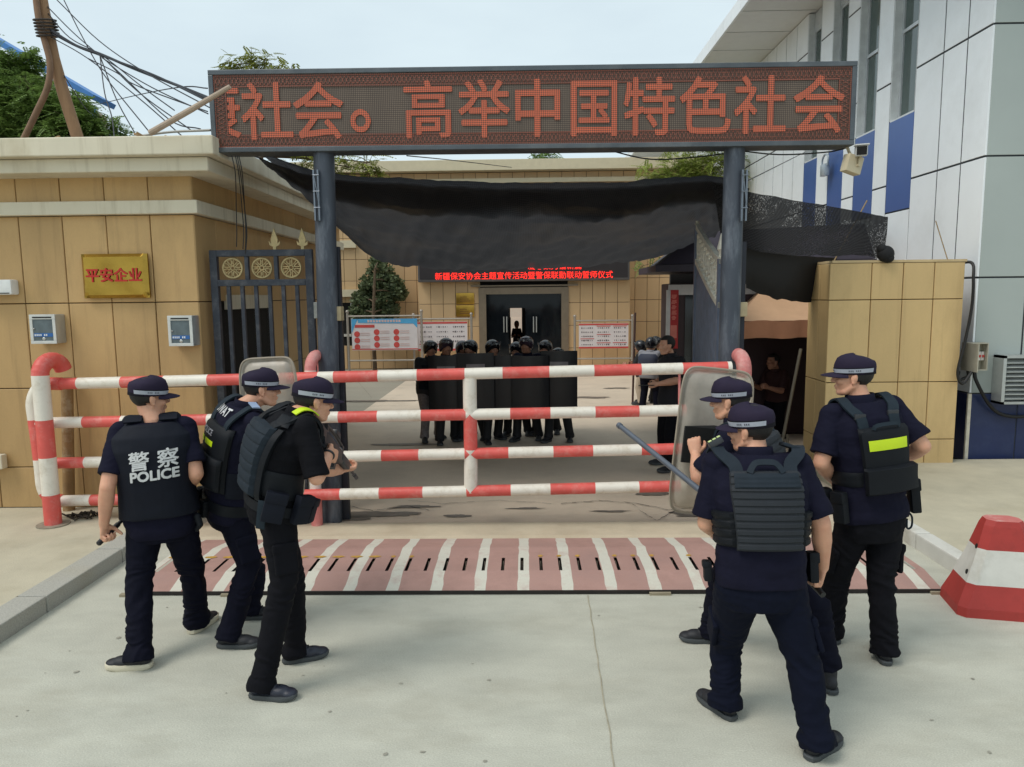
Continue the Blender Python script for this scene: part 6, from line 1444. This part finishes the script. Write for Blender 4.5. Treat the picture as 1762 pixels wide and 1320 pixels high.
def shield(cu, cv, Y, w, h, yaw, lean, roll, lab, panel, grp):
    c = at(cu, cv, Y); R3 = rz(yaw) @ Matrix.Rotation(roll,3,'Y') @ Matrix.Rotation(lean,3,'X'); t = thing('riot_shield', lab, 'shield', c-V((0,0,h/2)), grp)
    q = lambda x, z, d=0.: c + R3@V((x, d - .35*x*x + .0, z)); M = bpy.data.materials.get('clear_plastic')
    if not M:
        M = bpy.data.materials.new('clear_plastic'); M.use_nodes = True; n = M.node_tree.nodes; L = M.node_tree.links; b = n['Principled BSDF']
        b.inputs['Base Color'].default_value = (*lin((200,192,180)),1); b.inputs['Roughness'].default_value = .3; tr = n.new('ShaderNodeBsdfTransparent'); tr.inputs[0].default_value = (.92,.88,.82,1); mx = n.new('ShaderNodeMixShader')
        tcn = n.new('ShaderNodeTexCoord'); nz = n.new('ShaderNodeTexNoise'); nz.inputs['Scale'].default_value = 5; nz.inputs['Detail'].default_value = 9; L.new(tcn.outputs['Object'], nz.inputs['Vector']); mr = n.new('ShaderNodeMapRange'); mr.inputs[3].default_value = .68; mr.inputs[4].default_value = .36; mr.inputs[1].default_value = .3; mr.inputs[2].default_value = .7; L.new(nz.outputs['Fac'], mr.inputs[0]); L.new(mr.outputs[0], mx.inputs[0])
        L.new(b.outputs[0], mx.inputs[1]); L.new(tr.outputs[0], mx.inputs[2]); L.new(mx.outputs[0], n['Material Output'].inputs[0])
    def outline(k, d, n=40):
        o = []
        for i in range(n):
            t_ = 2*math.pi*i/n; e = .28; x = math.copysign(abs(math.cos(t_))**e, math.cos(t_))*w/2*k; z = math.copysign(abs(math.sin(t_))**e, math.sin(t_))*(h/2 - w/2*(1-k)); o.append(q(x, z, d))
        return o
    g = MB(); rings = [outline(k, d) for k, d in ((.02,.0),(.5,0),(.86,0),(.875,.012),(.92,.012),(.935,0),(1,0))]; back = [[p - R3@V((0,.004,0)) for p in r] for r in rings[::-1]]
    g.loft(rings+back, cap=True); g.build('sheet', M, t, smooth='all')
    g = MB(); o = outline(1.0, -.002, 60); g.tube(o+[o[0]], .008, 6); g.build('rim', pm('shield_rim', (150,138,122), .4), t, smooth=True)
    if panel:
        x0, x1, z0, z1 = panel; g = MB(); g.loft([[q(x, z, -.03-e*.02) for x, z in ((x0,z0),((x0+x1)/2,z0),(x1,z0),(x1,z1),((x0+x1)/2,z1+.02),(x0,z1))] for e in (0,1)]); g.build('arm_pad', pm('foam_black', (18,18,18), .85, var=.2, scale=20), t)
        g = MB(); g.tube(catmull([q(x0+.05,(z0+z1)/2,-.05), q((x0+x1)/2,(z0+z1)/2,-.10), q(x1-.05,(z0+z1)/2,-.05)],4), .012, 8); g.build('handle', Mpou, t, smooth=True)
    return t
shield(1222,760,4.62, .48,.94, rad(8), rad(-3), rad(7), 'clear curved riot shield with black arm pad held by the right officer', (-.20,.20,-.14,.09), 'clear riot shields')
shield(470,738,5.10, .44,1.02, rad(-10), rad(-2), rad(-3), 'clear riot shield standing up behind the two left capped officers', (-.16,.16,-.10,.08), 'clear riot shields')
# ---------------------------------------------------------------- officer at the right with back pack panel
a = rad(9); R = (math.cos(a), math.sin(a), 0)
f = Fig('tall officer with yellow strip on black back panel, rightmost by the block wall', G1, gnd(1475,1125), at(1497,886,4.34), at(1480,684,4.38), R, R, at(1467,647,4.40), (-.94,.34,.0), build=1.10, bow=.02)
f.limbs({-1:(at(1413,797,4.28), at(1436,828,4.50)), 1:(at(1588,768,4.30), at(1556,790,4.58))},
        {-1:(at(1440,988,4.46), ank(1428,1102), (-.3,.95,0)), 1:(at(1517,992,4.31), ank(1521,1137), (.22,.97,0))})
f.body(hands={-1:dict(d=V((.4,.8,-.2)), n=V((.7,-.2,-.3)), s=V((0,.2,1)), curl=(50,60,40)), 1:dict(d=V((-.5,.8,.1)), n=V((-.7,-.2,-.3)), s=V((0,.2,1)), curl=(50,60,40))})
f.hair(); f.cap(); f.shirt(Mnavy, low=-.02, sleeve=.82, seed=15, flare=.076); f.trousers(Mtrk, seed=15); f.shoes()
vest = f.shell(.44,.78,-.54,.62,.020,.062, nt=14).build('back_panel', Mpou, f.root, smooth=True)
f.shell(.60,.685,-.34,.44,.0635,.067, nt=4, npp=8).build('yellow_strip', Mhiv, vest, smooth=True)
f.shell(.24,.465,-.52,.74,.030,.095, nt=12).build('back_pouch', Mpou, vest, smooth=True)
f.shell(.30,.42,.62,2.6,.014,.028, nt=6).build('side_band', Mpou, vest, smooth=True); f.shell(.30,.42,-2.6,-.54,.014,.028, nt=6).build('side_band', Mpou, vest, smooth=True)
for sd in (-1,1): f.strap(sd, Mweb, vest, x=.10, wd=.062, t0=.76)
g = MB(); hp = catmull([f.lat(.77,-.07,.062), f.lat(.80,-.05,.07), f.lat(.80,.07,.07), f.lat(.77,.09,.062)],3); cc = f.frame(.7)[0]; g.ribbon(hp, [(p-cc) for p in hp], .022, .006); g.build('grab_loop', Mweb, vest, smooth=True)
for sd in (-1,1):
    g = MB(); q0 = f.lat(.87, sd*.105, .03); g.box(q0, (.07,.016,.035), Matrix((f.Rc, f.Rc.cross(Z_)*-1, Z_)).transposed(), .005); g.build('buckle', Mgun, vest, smooth=True)
for t_, x_, sz in ((.14,1.35,(.085,.055,.21)),(.14,-1.25,(.085,.05,.19)),(.16,-1.75,(.08,.05,.16))): f.pouch(t_, x_, sz, Mpou, 'belt_pouch', off=.034)
g = MB(); q0 = f.S(.0,1.45,.03); g.tube(catmull([q0, q0+V((.03,0,-.04)), q0+V((.03,0,-.10)), q0+V((.005,0,-.11)), q0+V((.0,0,-.05))],4), .006, 6); g.build('hanging_cord', Mweb, f.root, smooth=True)

# ================================================================ FIGURES INSIDE THE YARD
Mrio = pm('riot_black', (24,24,28), .75, var=.12, scale=10); Mgry = pm('camo_grey', (118,110,108), .85, var=.35, scale=22); Mpolo = pm('polo_black', (26,26,32), .85, var=.1)
def extra(label, group, u, v, Y, face, shirt, trs, helmet=True, skin=None, arms=None, feet=None, build=1.0, z0=0., crouch=.0, long=None, vis=True, hmat=None, stance=.13):
    H = at(u, v, Y); fd = V((face[0], face[1], 0)).normalized(); R = V((fd.y, -fd.x, 0)); base = V((H.x-fd.x*.06, H.y-fd.y*.06, z0)); hz = H.z-z0
    N = base + V((0,0,hz-.135)); P = base - fd*.04*(1+crouch*3) + V((0,0,(hz-.135)*.60))
    f = Fig(label, group, base, P, N, R, R, H, (fd.x, fd.y, -.05), build=build, vox=.013)
    A = {}
    for sd in (-1,1):
        sh = f.sh(sd)
        if arms and sd in arms: A[sd] = arms[sd]
        else: el = sh + V((0,0,-.27)) + fd*.10 + R*sd*.05; A[sd] = (el, el + fd*.20 - R*sd*.05 + V((0,0,.06)))
    Lg = {}
    for sd in (-1,1):
        an = base + R*sd*stance + V((0,0,.085)) + fd*(.10*sd*(.5+crouch))
        kn = (P+R*sd*.10+an)/2 + fd*(.06+crouch*.12); Lg[sd] = (kn, an, fd+R*sd*.25)
    if feet:
        for sd in feet: an = feet[sd][0]; Lg[sd] = ((P+R*sd*.08+an)/2+fd*.05, an, feet[sd][1])
    f.limbs(A, Lg); hd = {sd:dict(d=(A[sd][1]-A[sd][0]).normalized(), n=V((-R.x*sd,-R.y*sd,-.2)), s=Z_, curl=(45,55,40)) for sd in (-1,1)}
    f.body(mat=skin or Msk2, hands=hd, vox=.0085); f.shirt(shirt, low=-.14, sleeve=.85, long=long); f.trousers(trs, pockets=False); f.shoes()
    if helmet: f.helmet(visor=vis, mat=hmat)
    else: f.hair(full=True)
    return f
G2 = 'helmeted squad massed behind the shields'
sq = [(768,597,11.1,'front helmeted man at the left, behind the first shield, helmet tilted',1),(809,600,11.25,'front helmeted man second from left behind the shields',1),(848,600,11.15,'front helmeted man third from left behind the shields',1),(905,594,11.2,'taller front helmeted man behind the fourth shield',1),(960,614,11.1,'low crouching helmeted man at the right end of the shields',1),
      (741,601,11.3,'helmeted man with grey camouflage trousers at the left flank of the squad',0),(796,601,11.7,'rear helmeted man looking over between the first two shields',0),(888,603,11.6,'rear helmeted man low between the middle shields',0),(938,600,11.7,'rear helmeted man to the right of the tall one',0)]
for i, (u, v, Y, lab, fr) in enumerate(sq):
    random.seed(i); f = extra(lab, G2, u, v, Y, (random.uniform(-.6,.6) if i != 5 else .5, -1), Mrio if i % 3 else Mnavy, Mgry if i == 5 else Mrio, long=.7, crouch=.3+.3*random.random(), stance=.15, hmat=Mhel if i % 3 else pm('helmet_purple', (52,38,52), .25, spec=.6))
    v2 = f.shell(.10,.86,-1.2,1.2,.012,.03, nt=6, npp=10).build('vest', Mvst, f.root, smooth=True)
    f.shell(.10,.84,math.pi-1.1,math.pi+1.1,.012,.032, nt=6, npp=10).build('vest_front', Mvst, f.root, smooth=True)
sh0 = None
G3 = 'black shields held by the squad'
for i, (u, vt, Y, lab) in enumerate(((768,611,10.72,'black shield at the left end of the squad row'),(818,607,10.66,'black shield second from left in the squad row'),(866,611,10.74,'black shield in the middle of the squad row'),(912,612,10.66,'black shield second from right in the squad row'),(962,603,10.74,'black shield at the right end of the squad row'))):
    c = at(u, vt, Y); h = .86
    if sh0 is None:
        t = thing('squad_shield', lab, 'shield', V((c.x,Y,c.z-h)), G3); sh0 = t; g = MB(); nn = 9
        def row(z, d): return [V((c.x-.27+.54*k/(nn-1), Y - .10 + .35*(k/(nn-1)-.5)**2*4*.12 + d, c.z-h+z)) for k in range(nn)]
        o_, i_ = [], []
        g.loft([row(z,0)+row(z,.008)[::-1] for z in (0,.05,h-.05,h)]); g.build('sheet', pm('shield_black', (20,21,25), .3, var=.15, scale=6, spec=.5), t, smooth=True)
        g = MB(); g.loft([[p+V((0,-.006,0)) for p in row(z,0)[2:7]]+[p+V((0,-.003,0)) for p in row(z,0)[2:7]][::-1] for z in (h-.29,h-.16)]); g.build('window', pm('shield_window', (128,122,124), .15, var=.15), t, smooth=True)
    else:
        r = sh0.copy(); COL.objects.link(r); r.location = V((c.x,Y,c.z-h)); r['label'] = lab; r.rotation_euler.z = rad((0,3,-2,2,-4)[i])
        for ch in sh0.children: k = ch.copy(); COL.objects.link(k); k.parent = r
# man in polo shirt at the right
fd = V((-.93,-.36,0)); Hp = at(1146,595,9.3)
f = extra('bare headed man in black polo shirt standing behind the barrier at the right', 'people in the yard', 1147,594,9.3,(-.93,-.36), Mpolo, Mtrk, helmet=False, skin=Msk,
   arms={1:(at(1160,652,9.5), at(1140,655,9.5)), -1:(at(1166,655,9.1), at(1132,661,9.12))}, feet={-1:(ank(1156,812),(-1,-.25,0)), 1:(ank(1142,799),(-1,-.1,0))}, build=1.12)
c, Rr, F, U = f.frame(1.0); g = MB(); g.loft([[c+(Rr*math.cos(t)+F*math.sin(t))*r-U*.03+U*z for t in np.linspace(0,6.283,21)[:-1]] for r, z in ((.10,0),(.085,.04),(.078,.07))], cap=False); g.build('polo_collar', Mpolo, f.root, smooth='all')
g = MB(); p = f.S(.70, math.pi+.45, .014); g.ell(p, (.012,.006,.014)); g.build('chest_badge', Mwht, f.root, smooth='all')
hw = f.arms[-1][1]; g = MB(); g.tube([hw+V((-.05,-.03,-.01)), hw+V((-.25,-.05,-.01))], .007, 6); tag(g.build('short_stick', Mgun), 'thin dark short stick in the polo man hand', 'stick')
f = extra('helmeted man with light trousers and a tall dark pole far right', 'people in the yard', 1101,597,15.0,(-.8,.6), Mrio, pm('trousers_beige', (176,160,140), .85), vis=False)
f.shell(.10,.86,-1.2,1.2,.012,.03, nt=6, npp=10).build('vest', Mpou, f.root, smooth=True)
g = MB(); a_ = at(1089,640,15.2); g.tube([V((a_.x,a_.y,0)), at(1093,538,15.2)], .022, 8); tag(g.build('tall_pole', pm('pole_brown', (70,44,38), .6)), 'tall dark brown pole held upright by a helmeted man', 'pole')
f = extra('helmeted man in grey sleeves and navy vest turned away, far right', 'people in the yard', 1121,592,14.2,(.55,.83), pm('sleeve_grey', (132,132,138), .8), Mtrs, skin=Msk, vis=False)
f.shell(.05,.88,-1.3,1.3,.012,.034, nt=6, npp=10).build('vest', pm('vest_blue', (42,48,66), .7), f.root, smooth=True)
extra('third helmeted man mostly hidden behind the navy vest man', 'people in the yard', 1129,590,15.2,(.9,-.4), Mrio, Mrio, vis=True)
f = extra('dark silhouette of a man in the lit back doorway', 'people in the yard', 889,558,24.9,(0,-1), Mrio, Mrio, helmet=False, build=.66)
f = extra('man in red shirt darkened as shade, before the added shed', 'people in the yard', 1330,622,11.3,(-.9,-.4), pm('shirt_red_shaded', (52,24,24), .8), Mtrk, helmet=False)  # shirt red darkened further to stand in for the shade here
g = MB(); g.tube([at(1378,600,9.7), at(1366,660,9.7), at(1346,760,9.7)], .022, 8); a_ = at(1346,760,9.7); g.tube(catmull([a_+V((-.03,0,.1)), a_+V((-.06,0,-.02)), a_+V((0,0,-.12)), a_+V((.07,0,-.02)), a_+V((.06,0,.1))],4), .016, 6)
tag(g.build('fork_pole', pm('fork_grey', (120,112,98), .5, .3)), 'greyish pole with hooked end leaning by the tan block wall', 'pole')
